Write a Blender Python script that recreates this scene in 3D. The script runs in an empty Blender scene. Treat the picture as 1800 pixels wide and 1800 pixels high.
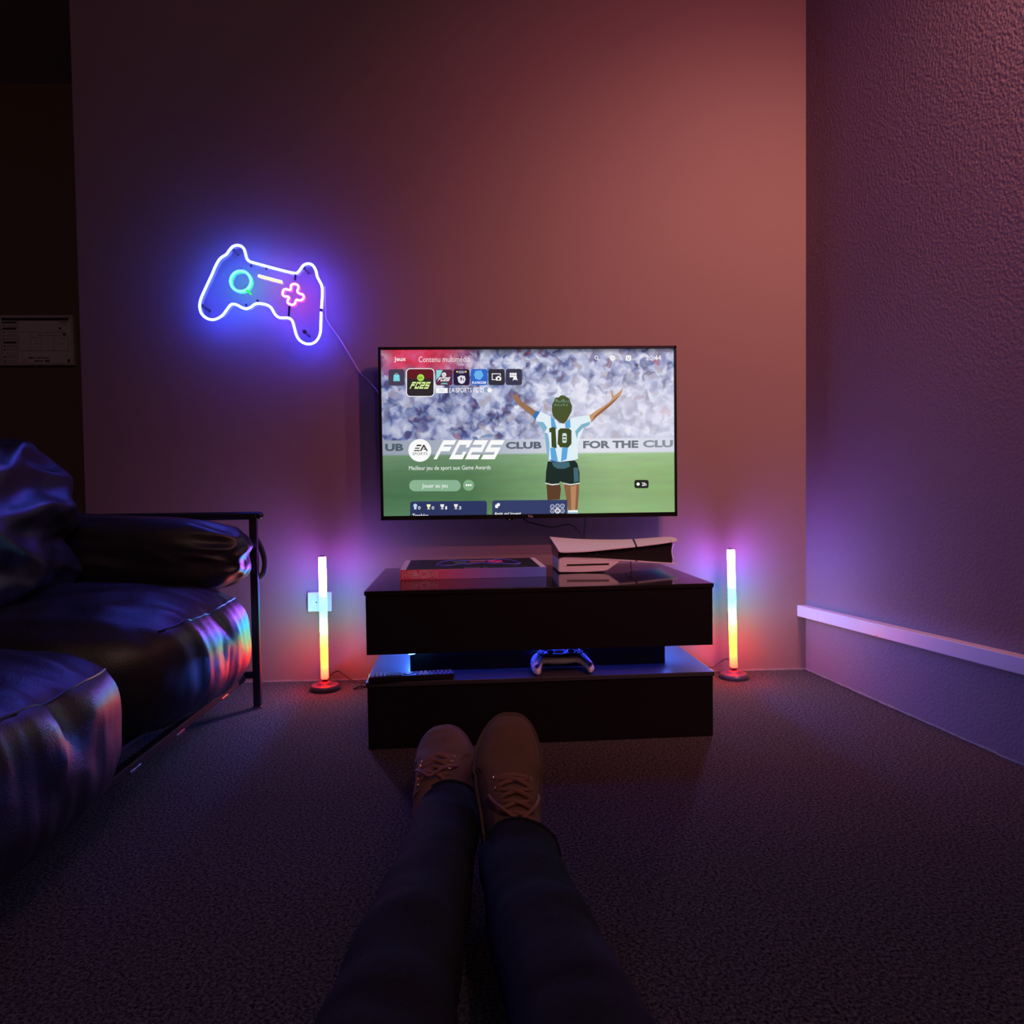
import bpy, bmesh, math, random
from math import sin, cos, pi, radians, sqrt, atan2
from mathutils import Vector, Matrix, noise
random.seed(7)
SC = bpy.context.scene
COL = SC.collection
# ------------------------------------------------------------------ camera
FPX, YAW, PIT, ROL = 1250.0, radians(2.3), radians(1.83), radians(.75)
CAM = Vector((0, -2.38, .63))
FW = Vector((sin(YAW)*cos(PIT), cos(YAW)*cos(PIT), -sin(PIT)))
R0 = Vector((cos(YAW), -sin(YAW), 0)); U0 = R0.cross(FW)
RT = R0*cos(ROL) - U0*sin(ROL); UP = R0*sin(ROL) + U0*cos(ROL)
cd = bpy.data.cameras.new('camera'); cam = bpy.data.objects.new('camera', cd); COL.objects.link(cam)
cd.sensor_width = 36; cd.sensor_height = 36; cd.sensor_fit = 'HORIZONTAL'; cd.lens = 36*FPX/1800; cd.clip_start = .01
m = Matrix((RT, UP, -FW)).transposed().to_4x4(); m.translation = CAM; cam.matrix_world = m
SC.camera = cam
# ------------------------------------------------------------------ world / exposure
w = bpy.data.worlds.new('world'); SC.world = w; w.use_nodes = True
w.node_tree.nodes['Background'].inputs[0].default_value = (.5, .4, .45, 1)
w.node_tree.nodes['Background'].inputs[1].default_value = 0
vs = SC.view_settings
vs.view_transform = 'Standard'; vs.look = 'None'; vs.gamma = 1; vs.exposure = 0.0; vs.use_curve_mapping = False
KEY_A = dict(loc=(1.12, -2.20, 2.22), col=(1, .24, .38), e=39, aim=(.95, 0, 1.05), name='pink')      # spotlights on the stucco wall
KEY_B = dict(loc=(1.20, -1.50, 2.05), col=(1, .50, .40), e=20, aim=(.95, 0, 1.0), name='warm')
REAR = dict(loc=(.5, -3.3, 2.2), col=(1, .58, .44), e=12.0)       # lamp behind the camera: lights the shoes, mirrored in the notice's glass
LAMP_S, NEON_S, LED_S, SCREEN_S = 185.0, 90.0, 190.0, 1.0

# ------------------------------------------------------------------ helpers
def ray(px, py): return FW*FPX + RT*(px-900) - UP*(py-900)
def on(px, py, x=None, y=None, z=None):        # where a pixel's direction meets a known plane
    d = ray(px, py)
    t = (x-CAM.x)/d.x if x is not None else (y-CAM.y)/d.y if y is not None else (z-CAM.z)/d.z
    return CAM + d*t
def s2l(c): return tuple(((v/255)/12.92 if v/255 <= .04045 else ((v/255+.055)/1.055)**2.4) for v in c)

def nmat(name):
    M = bpy.data.materials.new(name); M.use_nodes = True
    return M, M.node_tree.nodes, M.node_tree.links, M.node_tree.nodes['Principled BSDF']
def mat(name, col, rough=.5, metal=0, emit=None, es=0, var=0, vscale=20, bump=0, bscale=60, spec=.5, stretch=None, coat=0, detail=6):
    M, N, L, P = nmat(name)
    P.inputs['Base Color'].default_value = (*col, 1); P.inputs['Roughness'].default_value = rough
    P.inputs['Metallic'].default_value = metal; P.inputs['Specular IOR Level'].default_value = spec
    P.inputs['Coat Weight'].default_value = coat; P.inputs['Coat Roughness'].default_value = .08
    if emit: P.inputs['Emission Color'].default_value = (*emit, 1); P.inputs['Emission Strength'].default_value = es
    tc = N.new('ShaderNodeTexCoord'); src = tc.outputs['Object']
    if stretch:
        mp = N.new('ShaderNodeMapping'); mp.inputs['Scale'].default_value = stretch; L.new(src, mp.inputs[0]); src = mp.outputs[0]
    if var:
        n = N.new('ShaderNodeTexNoise'); n.inputs['Scale'].default_value = vscale; n.inputs['Detail'].default_value = detail; L.new(src, n.inputs['Vector'])
        mx = N.new('ShaderNodeMix'); mx.data_type = 'RGBA'
        mx.inputs[6].default_value = (*[c*(1-var) for c in col], 1); mx.inputs[7].default_value = (*[min(1, c*(1+var)) for c in col], 1)
        L.new(n.outputs['Fac'], mx.inputs[0]); L.new(mx.outputs[2], P.inputs['Base Color'])
    if bump:
        n2 = N.new('ShaderNodeTexNoise'); n2.inputs['Scale'].default_value = bscale; n2.inputs['Detail'].default_value = detail; L.new(src, n2.inputs['Vector'])
        b = N.new('ShaderNodeBump'); b.inputs['Strength'].default_value = bump; b.inputs['Distance'].default_value = .004
        L.new(n2.outputs['Fac'], b.inputs['Height']); L.new(b.outputs[0], P.inputs['Normal'])
    return M
def glow(name, col, s):
    M = mat(name, (.02, .02, .02), .4, emit=col, es=s); return M
FLAT = {}
def scr_mat(c, s=None):                        # one lit screen colour (sRGB 0-255)
    k = tuple(c)
    if k not in FLAT: FLAT[k] = mat('screen_colour', (0, 0, 0), .35, emit=s2l(c), es=SCREEN_S if s is None else s, spec=.2)
    return FLAT[k]

def thing(name, label=None, cat=None, loc=(0, 0, 0), rz=0, group=None, kind=None):
    o = bpy.data.objects.new(name, None); COL.objects.link(o); o.location = loc; o.rotation_euler = (0, 0, rz); o.empty_display_size = .1
    return tag(o, label, cat, group, kind)
def tag(o, label=None, cat=None, group=None, kind=None):
    if label: o['label'] = label
    if cat: o['category'] = cat
    if group: o['group'] = group
    if kind: o['kind'] = kind
    return o
def wmat(o):
    M = Matrix.LocRotScale(o.location, o.rotation_euler, o.scale)
    return wmat(o.parent) @ M if o.parent else M
def mk(name, bm, mt, parent=None, smooth=True, world=True, angle=19):
    """bmesh -> one mesh object; world=True: coordinates are world ones, moved into the parent's space"""
    me = bpy.data.meshes.new(name)
    if isinstance(bm, bmesh.types.BMesh):
        if parent and world: bm.transform(wmat(parent).inverted())
        bmesh.ops.recalc_face_normals(bm, faces=bm.faces)
        bm.to_mesh(me); bm.free()
    else:
        me = bm
        if parent and world: me.transform(wmat(parent).inverted())
    if smooth and len(me.polygons):
        me.polygons.foreach_set('use_smooth', [True]*len(me.polygons)); me.set_sharp_from_angle(angle=radians(angle))
    o = bpy.data.objects.new(name, me); COL.objects.link(o)
    if mt: me.materials.append(mt)
    if parent: o.parent = parent
    return o
def bx(bm, x0, x1, y0, y1, z0, z1, bev=0, seg=2):
    r = bmesh.ops.create_cube(bm, size=1)
    for v in r['verts']: v.co = Vector((x0+(v.co.x+.5)*(x1-x0), y0+(v.co.y+.5)*(y1-y0), z0+(v.co.z+.5)*(z1-z0)))
    if bev:
        es = list({e for v in r['verts'] for e in v.link_edges})
        bmesh.ops.bevel(bm, geom=es, offset=bev, segments=seg, affect='EDGES', profile=.5)
    return bm
def box(*a, **k): return bx(bmesh.new(), *a, **k)
def catmull(P, n=6, closed=False):
    P = [Vector(p) for p in P]; out = []; N = len(P)
    for i in range(N if closed else N-1):
        if closed: a, b, c, d = P[i-1], P[i], P[(i+1) % N], P[(i+2) % N]
        else: a, b, c, d = P[max(i-1, 0)], P[i], P[i+1], P[min(i+2, N-1)]
        for k in range(n):
            t = k/n
            out.append(.5*((2*b)+(c-a)*t+(2*a-5*b+4*c-d)*t*t+(3*b-a-3*c+d)*t**3))
    if not closed: out.append(P[-1])
    return out
def tube(bm, P, r, n=8, closed=False, flat=1.0):
    P = [Vector(p) for p in P]; N = len(P)
    R = r if isinstance(r, (list, tuple)) else [r]*N
    tang = []
    for i in range(N):
        a = P[i-1] if (i > 0 or closed) else P[0]; b = P[(i+1) % N] if (i < N-1 or closed) else P[-1]
        t = (b-a); tang.append(t.normalized() if t.length > 1e-9 else Vector((0, 0, 1)))
    up = Vector((0, 0, 1)) if abs(tang[0].z) < .9 else Vector((1, 0, 0))
    nrm = (up - tang[0]*up.dot(tang[0])).normalized(); rings = []
    for i in range(N):
        nrm = (nrm - tang[i]*nrm.dot(tang[i])).normalized(); bi = tang[i].cross(nrm)
        rings.append([bm.verts.new(P[i]+nrm*cos(2*pi*k/n)*R[i]*flat+bi*sin(2*pi*k/n)*R[i]) for k in range(n)])
    for i in range(N if closed else N-1):
        a, b = rings[i], rings[(i+1) % N]
        for k in range(n): bm.faces.new((a[k], a[(k+1) % n], b[(k+1) % n], b[k]))
    if not closed: bm.faces.new(rings[0][::-1]); bm.faces.new(rings[-1])
    return bm
def lathe(bm, prof, c=(0, 0, 0), n=40, axis='Z'):
    c = Vector(c); rings = []
    for r, h in prof:
        ring = []
        for k in range(n):
            a = 2*pi*k/n
            v = Vector((r*cos(a), r*sin(a), h)) if axis == 'Z' else Vector((r*cos(a), h, r*sin(a)))
            ring.append(bm.verts.new(c+v))
        rings.append(ring)
    for a, b in zip(rings, rings[1:]):
        for k in range(n): bm.faces.new((a[k], a[(k+1) % n], b[(k+1) % n], b[k]))
    bm.faces.new(rings[0]); bm.faces.new(rings[-1])
    return bm
def prism(bm, pts, off):                        # polygon pts (3D) extruded by vector off
    a = [bm.verts.new(p) for p in pts]; b = [bm.verts.new(Vector(p)+Vector(off)) for p in pts]; n = len(pts)
    bm.faces.new(a); bm.faces.new(b[::-1])
    for i in range(n): bm.faces.new((a[i], a[(i+1) % n], b[(i+1) % n], b[i]))
    return bm
def rrect(x0, x1, y0, y1, r, n=5):
    out = []
    for cx, cy, a0 in ((x1-r, y1-r, 0), (x0+r, y1-r, 90), (x0+r, y0+r, 180), (x1-r, y0+r, 270)):
        for k in range(n+1):
            a = radians(a0+90*k/n); out.append((cx+r*cos(a), cy+r*sin(a)))
    return out
def text_mesh(s, bold=0, shear=0, space=1):
    c = bpy.data.curves.new('lettering', 'FONT'); c.body = s; c.offset = bold; c.shear = shear; c.space_character = space; c.resolution_u = 3
    o = bpy.data.objects.new('lettering', c); COL.objects.link(o)
    dg = bpy.context.evaluated_depsgraph_get(); dg.update()
    me = bpy.data.meshes.new_from_object(o.evaluated_get(dg)); me.materials.clear()
    bpy.data.objects.remove(o); bpy.data.curves.remove(c)
    return me
def place_text(name, s, mt, parent, fn, bounds, **k):
    """fit text to bounds (x0,x1,ytop,ybottom) of the 2D frame that fn maps into the world; bounds are of the ink"""
    me = text_mesh(s, **k)
    X = [v.co.x for v in me.vertices]; Y = [v.co.y for v in me.vertices]
    x0, x1, yt, yb = bounds; ax, bx_, ay, by = min(X), max(X), min(Y), max(Y)
    for v in me.vertices:
        v.co = fn(x0+(v.co.x-ax)/(bx_-ax)*(x1-x0), yb+(v.co.y-ay)/(by-ay)*(yt-yb))
    return mk(name, me, mt, parent, smooth=False)

# ------------------------------------------------------------------ surface materials
def wall_mat(name, col, bump, bscale, rough=.75, stucco=False):
    M, N, L, P = nmat(name)
    P.inputs['Roughness'].default_value = rough; P.inputs['Specular IOR Level'].default_value = .25
    tc = N.new('ShaderNodeTexCoord')
    n = N.new('ShaderNodeTexNoise'); n.inputs['Scale'].default_value = 1.7; n.inputs['Detail'].default_value = 5; L.new(tc.outputs['Object'], n.inputs['Vector'])
    mx = N.new('ShaderNodeMix'); mx.data_type = 'RGBA'
    mx.inputs[6].default_value = (*[c*.93 for c in col], 1); mx.inputs[7].default_value = (*[c*1.07 for c in col], 1)
    L.new(n.outputs['Fac'], mx.inputs[0]); L.new(mx.outputs[2], P.inputs['Base Color'])
    n2 = N.new('ShaderNodeTexNoise'); n2.inputs['Scale'].default_value = bscale; n2.inputs['Detail'].default_value = 4; n2.inputs['Roughness'].default_value = .6
    L.new(tc.outputs['Object'], n2.inputs['Vector'])
    src = n2.outputs['Fac']
    if stucco:
        v = N.new('ShaderNodeTexVoronoi'); v.inputs['Scale'].default_value = bscale*.9; v.feature = 'SMOOTH_F1'; L.new(tc.outputs['Object'], v.inputs['Vector'])
        ad = N.new('ShaderNodeMath'); ad.operation = 'ADD'; L.new(src, ad.inputs[0]); L.new(v.outputs['Distance'], ad.inputs[1]); src = ad.outputs[0]
    b = N.new('ShaderNodeBump'); b.inputs['Strength'].default_value = bump; b.inputs['Distance'].default_value = .003
    L.new(src, b.inputs['Height']); L.new(b.outputs[0], P.inputs['Normal'])
    return M
WALL = (.25, .18, .15)
M_wall = wall_mat('painted_wall', WALL, .10, 260)
M_stucco = wall_mat('stucco_wall', (.24, .17, .19), .5, 150, stucco=True)
M_recess = wall_mat('brown_wall', (.20, .14, .11), .1, 260)
def carpet_mat():
    M, N, L, P = nmat('carpet')
    P.inputs['Roughness'].default_value = .95; P.inputs['Specular IOR Level'].default_value = .1
    tc = N.new('ShaderNodeTexCoord')
    n = N.new('ShaderNodeTexNoise'); n.inputs['Scale'].default_value = 190; n.inputs['Detail'].default_value = 3; n.inputs['Roughness'].default_value = .8; L.new(tc.outputs['Object'], n.inputs['Vector'])
    r = N.new('ShaderNodeValToRGB'); r.color_ramp.elements[0].position = .38; r.color_ramp.elements[1].position = .68
    r.color_ramp.elements[0].color = (.010, .009, .009, 1); r.color_ramp.elements[1].color = (.22, .195, .185, 1)
    L.new(n.outputs['Fac'], r.inputs[0]); L.new(r.outputs[0], P.inputs['Base Color'])
    b = N.new('ShaderNodeBump'); b.inputs['Strength'].default_value = 1; b.inputs['Distance'].default_value = .006
    L.new(n.outputs['Fac'], b.inputs['Height']); L.new(b.outputs[0], P.inputs['Normal'])
    return M
M_carpet = carpet_mat()
M_ceil = wall_mat('ceiling_paint', (.5, .48, .46), .1, 200)
M_trim = mat('worn_paint_edge', (.24, .19, .17), .6, var=.5, vscale=40)
M_black = mat('black_lacquer', (.010, .009, .009), .30, var=.3, vscale=9, stretch=(1, 14, 14), bump=.03, bscale=40, spec=.45)
M_blacktop = mat('black_gloss_top', (.016, .013, .013), .07, var=.35, vscale=8, stretch=(1.5, 22, 22), spec=.34)
M_leather = mat('black_leather', (.015, .014, .018), .40, bump=.2, bscale=330, spec=1.0, var=.3, vscale=14)
M_steel = mat('black_metal', (.012, .012, .013), .28, metal=0, spec=.6, var=.2, vscale=30)
M_plastic = mat('black_plastic', (.012, .012, .013), .38, var=.2, vscale=40)
M_white = mat('white_plastic', (.80, .79, .80), .38, var=.03, vscale=15)
M_cable = mat('black_cable', (.010, .010, .010), .5, var=.2, vscale=50)

# ------------------------------------------------------------------ room shell
WX = lambda y: 1.098 - .112*y          # the right wall runs slightly outwards
XL, XE, YB, YR, ZC = -3.0, -1.30, 1.0, -4.2, 2.5
tag(mk('floor', box(XL-.1, 2.0, YR-.1, YB+.1, -.06, 0), M_carpet, smooth=False), 'dark grey low pile carpet covering the whole floor', 'floor', kind='structure')
tag(mk('ceiling', box(XL-.1, 2.0, YR-.1, YB+.1, ZC, ZC+.06), M_ceil, smooth=False), 'plain ceiling above the room', 'ceiling', kind='structure')
tag(mk('wall_back', box(XE, 1.3, 0, .16, 0, ZC), M_wall, smooth=False), 'smooth taupe wall behind the television', 'wall', kind='structure')
bm = prism(bmesh.new(), [(WX(.05), .05, 0), (WX(YR), YR, 0), (WX(YR)+.2, YR, 0), (WX(.05)+.2, .05, 0)], (0, 0, ZC))
tag(mk('wall_right', bm, M_stucco, smooth=False), 'rough stucco wall beside the television corner', 'wall', kind='structure')
tag(mk('wall_recess', box(XL, 1.3, YB, YB+.1, 0, ZC), M_recess, smooth=False), 'brown wall of the side passage behind the sofa', 'wall', kind='structure')
tag(mk('wall_left', box(XL-.1, XL, YR, YB+.1, 0, ZC), M_recess, smooth=False), 'brown wall closing the room beyond the sofa', 'wall', kind='structure')
tag(mk('wall_rear', box(XL-.1, 2.0, YR-.1, YR, 0, ZC), M_wall, smooth=False), 'plain wall at the far end of the room', 'wall', kind='structure')
# ragged paint line where the walls meet the carpet
def ragged(p, q, nrm, n=90):
    bm = bmesh.new(); p, q, nrm = Vector(p), Vector(q), Vector(nrm); prev = None
    for i in range(n+1):
        c = p.lerp(q, i/n); h = .0025+.004*abs(noise.noise(Vector((i*.37, p.x*3, 1.7))))*2; d = .003+.003*random.random()
        vs_ = [bm.verts.new(c), bm.verts.new(c+nrm*d), bm.verts.new(c+nrm*d*.6+Vector((0, 0, h))), bm.verts.new(c+Vector((0, 0, h)))]
        if prev:
            for k in range(4): bm.faces.new((prev[k], prev[(k+1) % 4], vs_[(k+1) % 4], vs_[k]))
        else: bm.faces.new(vs_)
        prev = vs_
    bm.faces.new(prev[::-1]); return bm
tag(mk('trim_1', ragged((XE, 0, 0), (WX(0), 0, 0), (0, -1, 0)), M_trim, smooth=False), 'ragged paint edge along the foot of the television wall', 'trim', kind='structure')
tag(mk('trim_2', ragged((WX(0), 0, 0), (WX(-2.2), -2.2, 0), (-1, -.1, 0), 140), M_trim, smooth=False), 'ragged paint edge along the foot of the stucco wall', 'trim', kind='structure')

# ------------------------------------------------------------------ lamps of the room (out of the frame)
def wall_spot(spec, label):
    p = Vector(spec['loc']); d = (Vector(spec['aim'])-p).normalized()
    t = thing(spec['name']+'_wall_spotlight_offscreen', label, 'wall light', (WX(p.y), p.y, p.z))
    rot = d.to_track_quat('Z', 'Y').to_matrix().to_4x4(); rot.translation = p
    bm = lathe(bmesh.new(), [(.012, -.07), (.028, -.066), (.032, -.02), (.034, .012), (.031, .012), (.029, -.01)], n=28); bm.transform(rot)
    h = mk('spot_head', bm, M_steel, t)
    bm = lathe(bmesh.new(), [(.029, -.008), (.022, -.004), (.001, -.002)], n=28); bm.transform(rot)
    mk(spec['name']+'_spot_lens_offscreen', bm, glow('lens_'+spec['name'], spec['col'], 3), h)
    xw = WX(p.y)
    mk('wall_arm', tube(bmesh.new(), [p-d*.05, (xw-.03, p.y-.03, p.z), (xw, p.y-.03, p.z)], .007), M_steel, t)
    mk('wall_plate', tube(bmesh.new(), [(xw-.012, p.y-.03, p.z), (xw+.002, p.y-.03, p.z)], .03, 24), M_steel, t)
    ld = bpy.data.lights.new('spot_right_'+spec['name']+'_offscreen', 'SPOT'); ld.energy = spec['e']*pi; ld.color = spec['col']; ld.spot_size = radians(86); ld.spot_blend = 1.0; ld.shadow_soft_size = .022
    lo = bpy.data.objects.new('spot_right_'+spec['name']+'_offscreen', ld); COL.objects.link(lo); lo.parent = t
    lo.rotation_euler = d.to_track_quat('-Z', 'Y').to_euler(); lo.location = wmat(t).inverted() @ (p+d*.02)
wall_spot(KEY_A, 'black wall spotlight with a pink beam high on the stucco wall'); wall_spot(KEY_B, 'black wall spotlight with a warm beam high on the stucco wall')
def bulb(spec, label):
    px_, py_, pz_ = spec['loc']; hl = thing('pendant_bulb_offscreen', label, 'ceiling light', (px_, py_, ZC))
    mk('cord', tube(bmesh.new(), [(px_, py_, ZC), (px_, py_, pz_+.07)], .003), M_cable, hl)
    mk('socket_cap', lathe(bmesh.new(), [(.004, .075), (.016, .07), (.018, .03), (.015, .028)], (px_, py_, pz_), 20), M_plastic, hl)
    mk('bulb_offscreen', lathe(bmesh.new(), [(.012, .03), (.016, .02), (.029, -.01), (.030, -.025), (.022, -.045), (.004, -.055)], (px_, py_, pz_), 20), glow('bulb_glow', spec['col'], spec['e']/(4*pi*pi*.028**2)), hl)
bulb(REAR, 'small bare bulb hanging above the open floor behind the seated person')

# ------------------------------------------------------------------ coffee table used as TV stand
TX, TY, TYAW = .133, -.387, radians(2.05)
tb = thing('coffee_table', 'black two-tier coffee table with blue LED light between its boxes', 'table', (TX, TY, 0), TYAW)
W2, D2 = .4335, .255
def tpart(n, bm, mt): return mk(n, bm, mt, tb, world=False)
tpart('lower_box', box(-W2+.003, W2-.003, -D2+.003, D2-.003, 0, .154, .0015), M_black)
tpart('shelf', box(-W2, W2, -D2, D2, .154, .165, .0012), mat('dusty_gloss_shelf', (.055, .055, .058), .30, var=.35, vscale=8, stretch=(1.5, 22, 22), bump=.02, bscale=30, spec=.42))
tpart('neck', box(-.333, .336, -.155, .215, .165, .232, .001), M_black)
tpart('upper_box', box(-W2+.003, W2-.003, -D2+.003, D2-.003, .232, .377, .0015), M_black)
tpart('tabletop', box(-W2, W2, -D2, D2, .377, .388, .0012), M_blacktop)
M_led = glow('blue_led', (.045, .16, 1), LED_S)
for a in ((-.341, -.333, -.150, .20), (.336, .344, -.150, .20)):
    tpart('led_strip', box(*a, .222, .2305), M_led)
tpart('led_strip', box(-.333, .336, -.1595, -.155, .2255, .2305), glow('blue_led_front', (.03, .06, 1), LED_S*.17))
tpart('led_strip_end', tube(bmesh.new(), catmull([(-.337, -.165, .2255), (-.336, -.172, .216), (-.328, -.172, .2135), (-.31, -.170, .2165), (-.285, -.166, .2175), (-.27, -.160, .226)], 6), .0016, 6), glow('cyan_led', (.10, .42, 1), 14))
def tw(x, y, z): return Matrix.LocRotScale(tb.location, tb.rotation_euler, None) @ Vector((x, y, z))

# ------------------------------------------------------------------ television
YT = -.11
def S(px, py, k=0): p = on(px, py, y=YT); return Vector((p.x, YT-.00035*k, p.z))
tv = thing('television', 'flat black television hung on the wall showing a football game menu', 'television', (.148, YT, .535))
TL, TR_, TB, TT = S(667.3, 760).x, S(1188.8, 760).x, S(930, 911).z, S(930, 609.5).z
SL, SR, SB, ST = TL+.0085, TR_-.0075, TB+.0135, TT-.0085
M_bez = mat('black_bezel', (.008, .008, .008), .22, spec=.5, var=.2, vscale=40)
mk('housing', box(TL, TR_, YT+.002, YT+.032, TB, TT, .002), M_bez, tv)
mk('back_cover', box(TL+.10, TR_-.10, YT+.03, YT+.062, TB+.03, TT-.10, .012), M_plastic, tv)
mk('wall_bracket', bx(box(.02, .07, YT+.05, 0, .64, .98), .23, .28, YT+.05, 0, .64, .98), M_steel, tv)
bm = bmesh.new()
for a in ((TL, TR_, SB-.0135, SB), (TL, TR_, ST, TT), (TL, SL, TB, TT), (SR, TR_, TB, TT)): bx(bm, a[0], a[1], YT-.0075, YT+.004, a[2], a[3], .0008, 1)
mk('bezel', bm, M_bez, tv)
def screen_mat():
    M, N, L, P = nmat('screen_image')
    P.inputs['Base Color'].default_value = (0, 0, 0, 1); P.inputs['Roughness'].default_value = .35; P.inputs['Specular IOR Level'].default_value = .2
    uv = N.new('ShaderNodeUVMap'); uv.uv_map = 'UVMap'; U = uv.outputs[0]
    sep = N.new('ShaderNodeSeparateXYZ'); L.new(U, sep.inputs[0]); x, y = sep.outputs[0], sep.outputs[1]
    mp = N.new('ShaderNodeMapping'); mp.inputs['Scale'].default_value = (1.75, 1, 1); L.new(U, mp.inputs[0])
    nz = N.new('ShaderNodeTexNoise'); nz.inputs['Scale'].default_value = 16; nz.inputs['Detail'].default_value = 2; L.new(mp.outputs[0], nz.inputs['Vector'])
    wv = N.new('ShaderNodeVectorMath'); wv.operation = 'MULTIPLY_ADD'; L.new(nz.outputs['Color'], wv.inputs[0]); wv.inputs[1].default_value = (.09, .09, 0); L.new(mp.outputs[0], wv.inputs[2])
    def vor(sc, seed):
        v = N.new('ShaderNodeTexVoronoi'); v.feature = 'SMOOTH_F1'; v.inputs['Scale'].default_value = sc; v.inputs['Smoothness'].default_value = 1.0
        o = N.new('ShaderNodeVectorMath'); o.operation = 'ADD'; o.inputs[1].default_value = (seed, seed*.7, 0); L.new(wv.outputs[0], o.inputs[0]); L.new(o.outputs[0], v.inputs['Vector'])
        s = N.new('ShaderNodeSeparateColor'); L.new(v.outputs['Color'], s.inputs[0]); return s
    def ramp(src, stops):
        r = N.new('ShaderNodeValToRGB'); e = r.color_ramp.elements
        while len(e) < len(stops): e.new(.5)
        for k, (p, c) in enumerate(stops): e[k].position = p; e[k].color = (*s2l(c), 1) if len(c) == 3 else c
        L.new(src, r.inputs[0]); return r.outputs[0]
    def mix(f, a, b):
        q = N.new('ShaderNodeMix'); q.data_type = 'RGBA'; L.new(f, q.inputs[0]); L.new(a, q.inputs[6]); L.new(b, q.inputs[7]); return q.outputs[2]
    def mr(src, a, b):
        q = N.new('ShaderNodeMapRange'); q.interpolation_type = 'SMOOTHSTEP'; q.inputs[1].default_value = a; q.inputs[2].default_value = b; L.new(src, q.inputs[0]); return q.outputs[0]
    def math_(op, a, b):
        q = N.new('ShaderNodeMath'); q.operation = op
        for k, v in ((0, a), (1, b)):
            if isinstance(v, (int, float)): q.inputs[k].default_value = v
            else: L.new(v, q.inputs[k])
        return q.outputs[0]
    a = vor(21, 0); b = vor(36, 3.1)
    c1 = ramp(a.outputs[0], [(0, (20, 28, 66)), (.22, (52, 66, 120)), (.36, (140, 150, 196)), (.55, (206, 209, 232)), (1, (248, 248, 252))])
    c2 = ramp(b.outputs[1], [(0, (14, 18, 44)), (.16, (110, 66, 90)), (.26, (92, 110, 166)), (.5, (176, 184, 216)), (1, (246, 246, 252))])
    half = N.new('ShaderNodeValue'); half.outputs[0].default_value = .5
    crowd = mix(half.outputs[0], c1, c2)
    acc = vor(17, 8.3)
    crowd = mix(math_('MULTIPLY', mr(acc.outputs[2], .84, .90), .6), crowd, ramp(acc.outputs[0], [(0, (52, 104, 158)), (.5, (70, 140, 190)), (.7, (176, 56, 70)), (1, (36, 40, 60))]))
    # light haze on the right-hand stands
    lite = N.new('ShaderNodeRGB'); lite.outputs[0].default_value = (*s2l((236, 234, 248)), 1)
    crowd = mix(math_('MULTIPLY', math_('MULTIPLY', mr(x, .35, .75), mr(y, .95, .6)), .55), crowd, lite.outputs[0])
    lf = N.new('ShaderNodeRGB'); lf.outputs[0].default_value = (*s2l((84, 96, 150)), 1)
    crowd = mix(math_('MULTIPLY', mr(x, .45, .1), .32), crowd, lf.outputs[0])
    # dark strip and red banner along the top edge of the picture
    dk = N.new('ShaderNodeRGB'); dk.outputs[0].default_value = (*s2l((34, 44, 70)), 1)
    crowd = mix(math_('MULTIPLY', mr(y, .955, 1.0), .75), crowd, dk.outputs[0])
    nb = N.new('ShaderNodeTexNoise'); nb.inputs['Scale'].default_value = 9; nb.inputs['Detail'].default_value = 3; L.new(mp.outputs[0], nb.inputs['Vector'])
    rx = math_('MULTIPLY', mr(x, -.03, .06), mr(math_('ADD', x, math_('MULTIPLY', nb.outputs['Fac'], .12)), .42, .22))
    ry = mr(math_('ADD', y, math_('MULTIPLY', nb.outputs['Fac'], .10)), .87, .97)
    rd = ramp(nb.outputs['Fac'], [(.3, (150, 40, 74)), (.5, (214, 58, 84)), (.7, (205, 90, 140))])
    crowd = mix(math_('MULTIPLY', rx, ry), crowd, rd)
    # advertising board
    bd = ramp(x, [(0, (150, 160, 176)), (.4, (176, 184, 200)), (.7, (225, 228, 238)), (1, (214, 216, 232))])
    img = mix(mr(y, .462, .452), crowd, bd)
    # pitch
    gn = N.new('ShaderNodeTexNoise'); gn.inputs['Scale'].default_value = 7; gn.inputs['Detail'].default_value = 4
    gm = N.new('ShaderNodeMapping'); gm.inputs['Scale'].default_value = (1.2, 4.5, 1); L.new(U, gm.inputs[0]); L.new(gm.outputs[0], gn.inputs['Vector'])
    gx = ramp(x, [(0, (48, 104, 78)), (.3, (56, 108, 72)), (.55, (122, 168, 112)), (.8, (158, 196, 128)), (1, (150, 192, 116))])
    gy = ramp(y, [(0, (104, 152, 92)), (.12, (84, 124, 62)), (.25, (104, 142, 78)), (.38, (150, 190, 140))])
    gf = N.new('ShaderNodeValue'); gf.outputs[0].default_value = .36; gr = mix(gf.outputs[0], gx, gy)
    gd = N.new('ShaderNodeMix'); gd.data_type = 'RGBA'; gd.blend_type = 'OVERLAY'; gd.inputs[0].default_value = .18
    L.new(gr, gd.inputs[6]); L.new(gn.outputs['Color'], gd.inputs[7])
    ds = N.new('ShaderNodeHueSaturation'); ds.inputs['Saturation'].default_value = .85; L.new(gd.outputs[2], ds.inputs['Color'])
    img = mix(mr(y, .378, .360), img, ds.outputs[0])
    L.new(img, P.inputs['Emission Color']); P.inputs['Emission Strength'].default_value = SCREEN_S
    return M
me = bpy.data.meshes.new('screen')
me.from_pydata([(SL-.001, YT, SB-.001), (SR+.001, YT, SB-.001), (SR+.001, YT, ST+.001), (SL-.001, YT, ST+.001)], [], [(0, 1, 2, 3)])
uvl = me.uv_layers.new(name='UVMap')
for i, uvc in enumerate(((0, 0), (1, 0), (1, 1), (0, 1))): uvl.data[i].uv = uvc
screen = mk('screen', me, screen_mat(), tv, smooth=False)
screen['label'] = 'lit screen with a game menu over a stadium picture'
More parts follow.
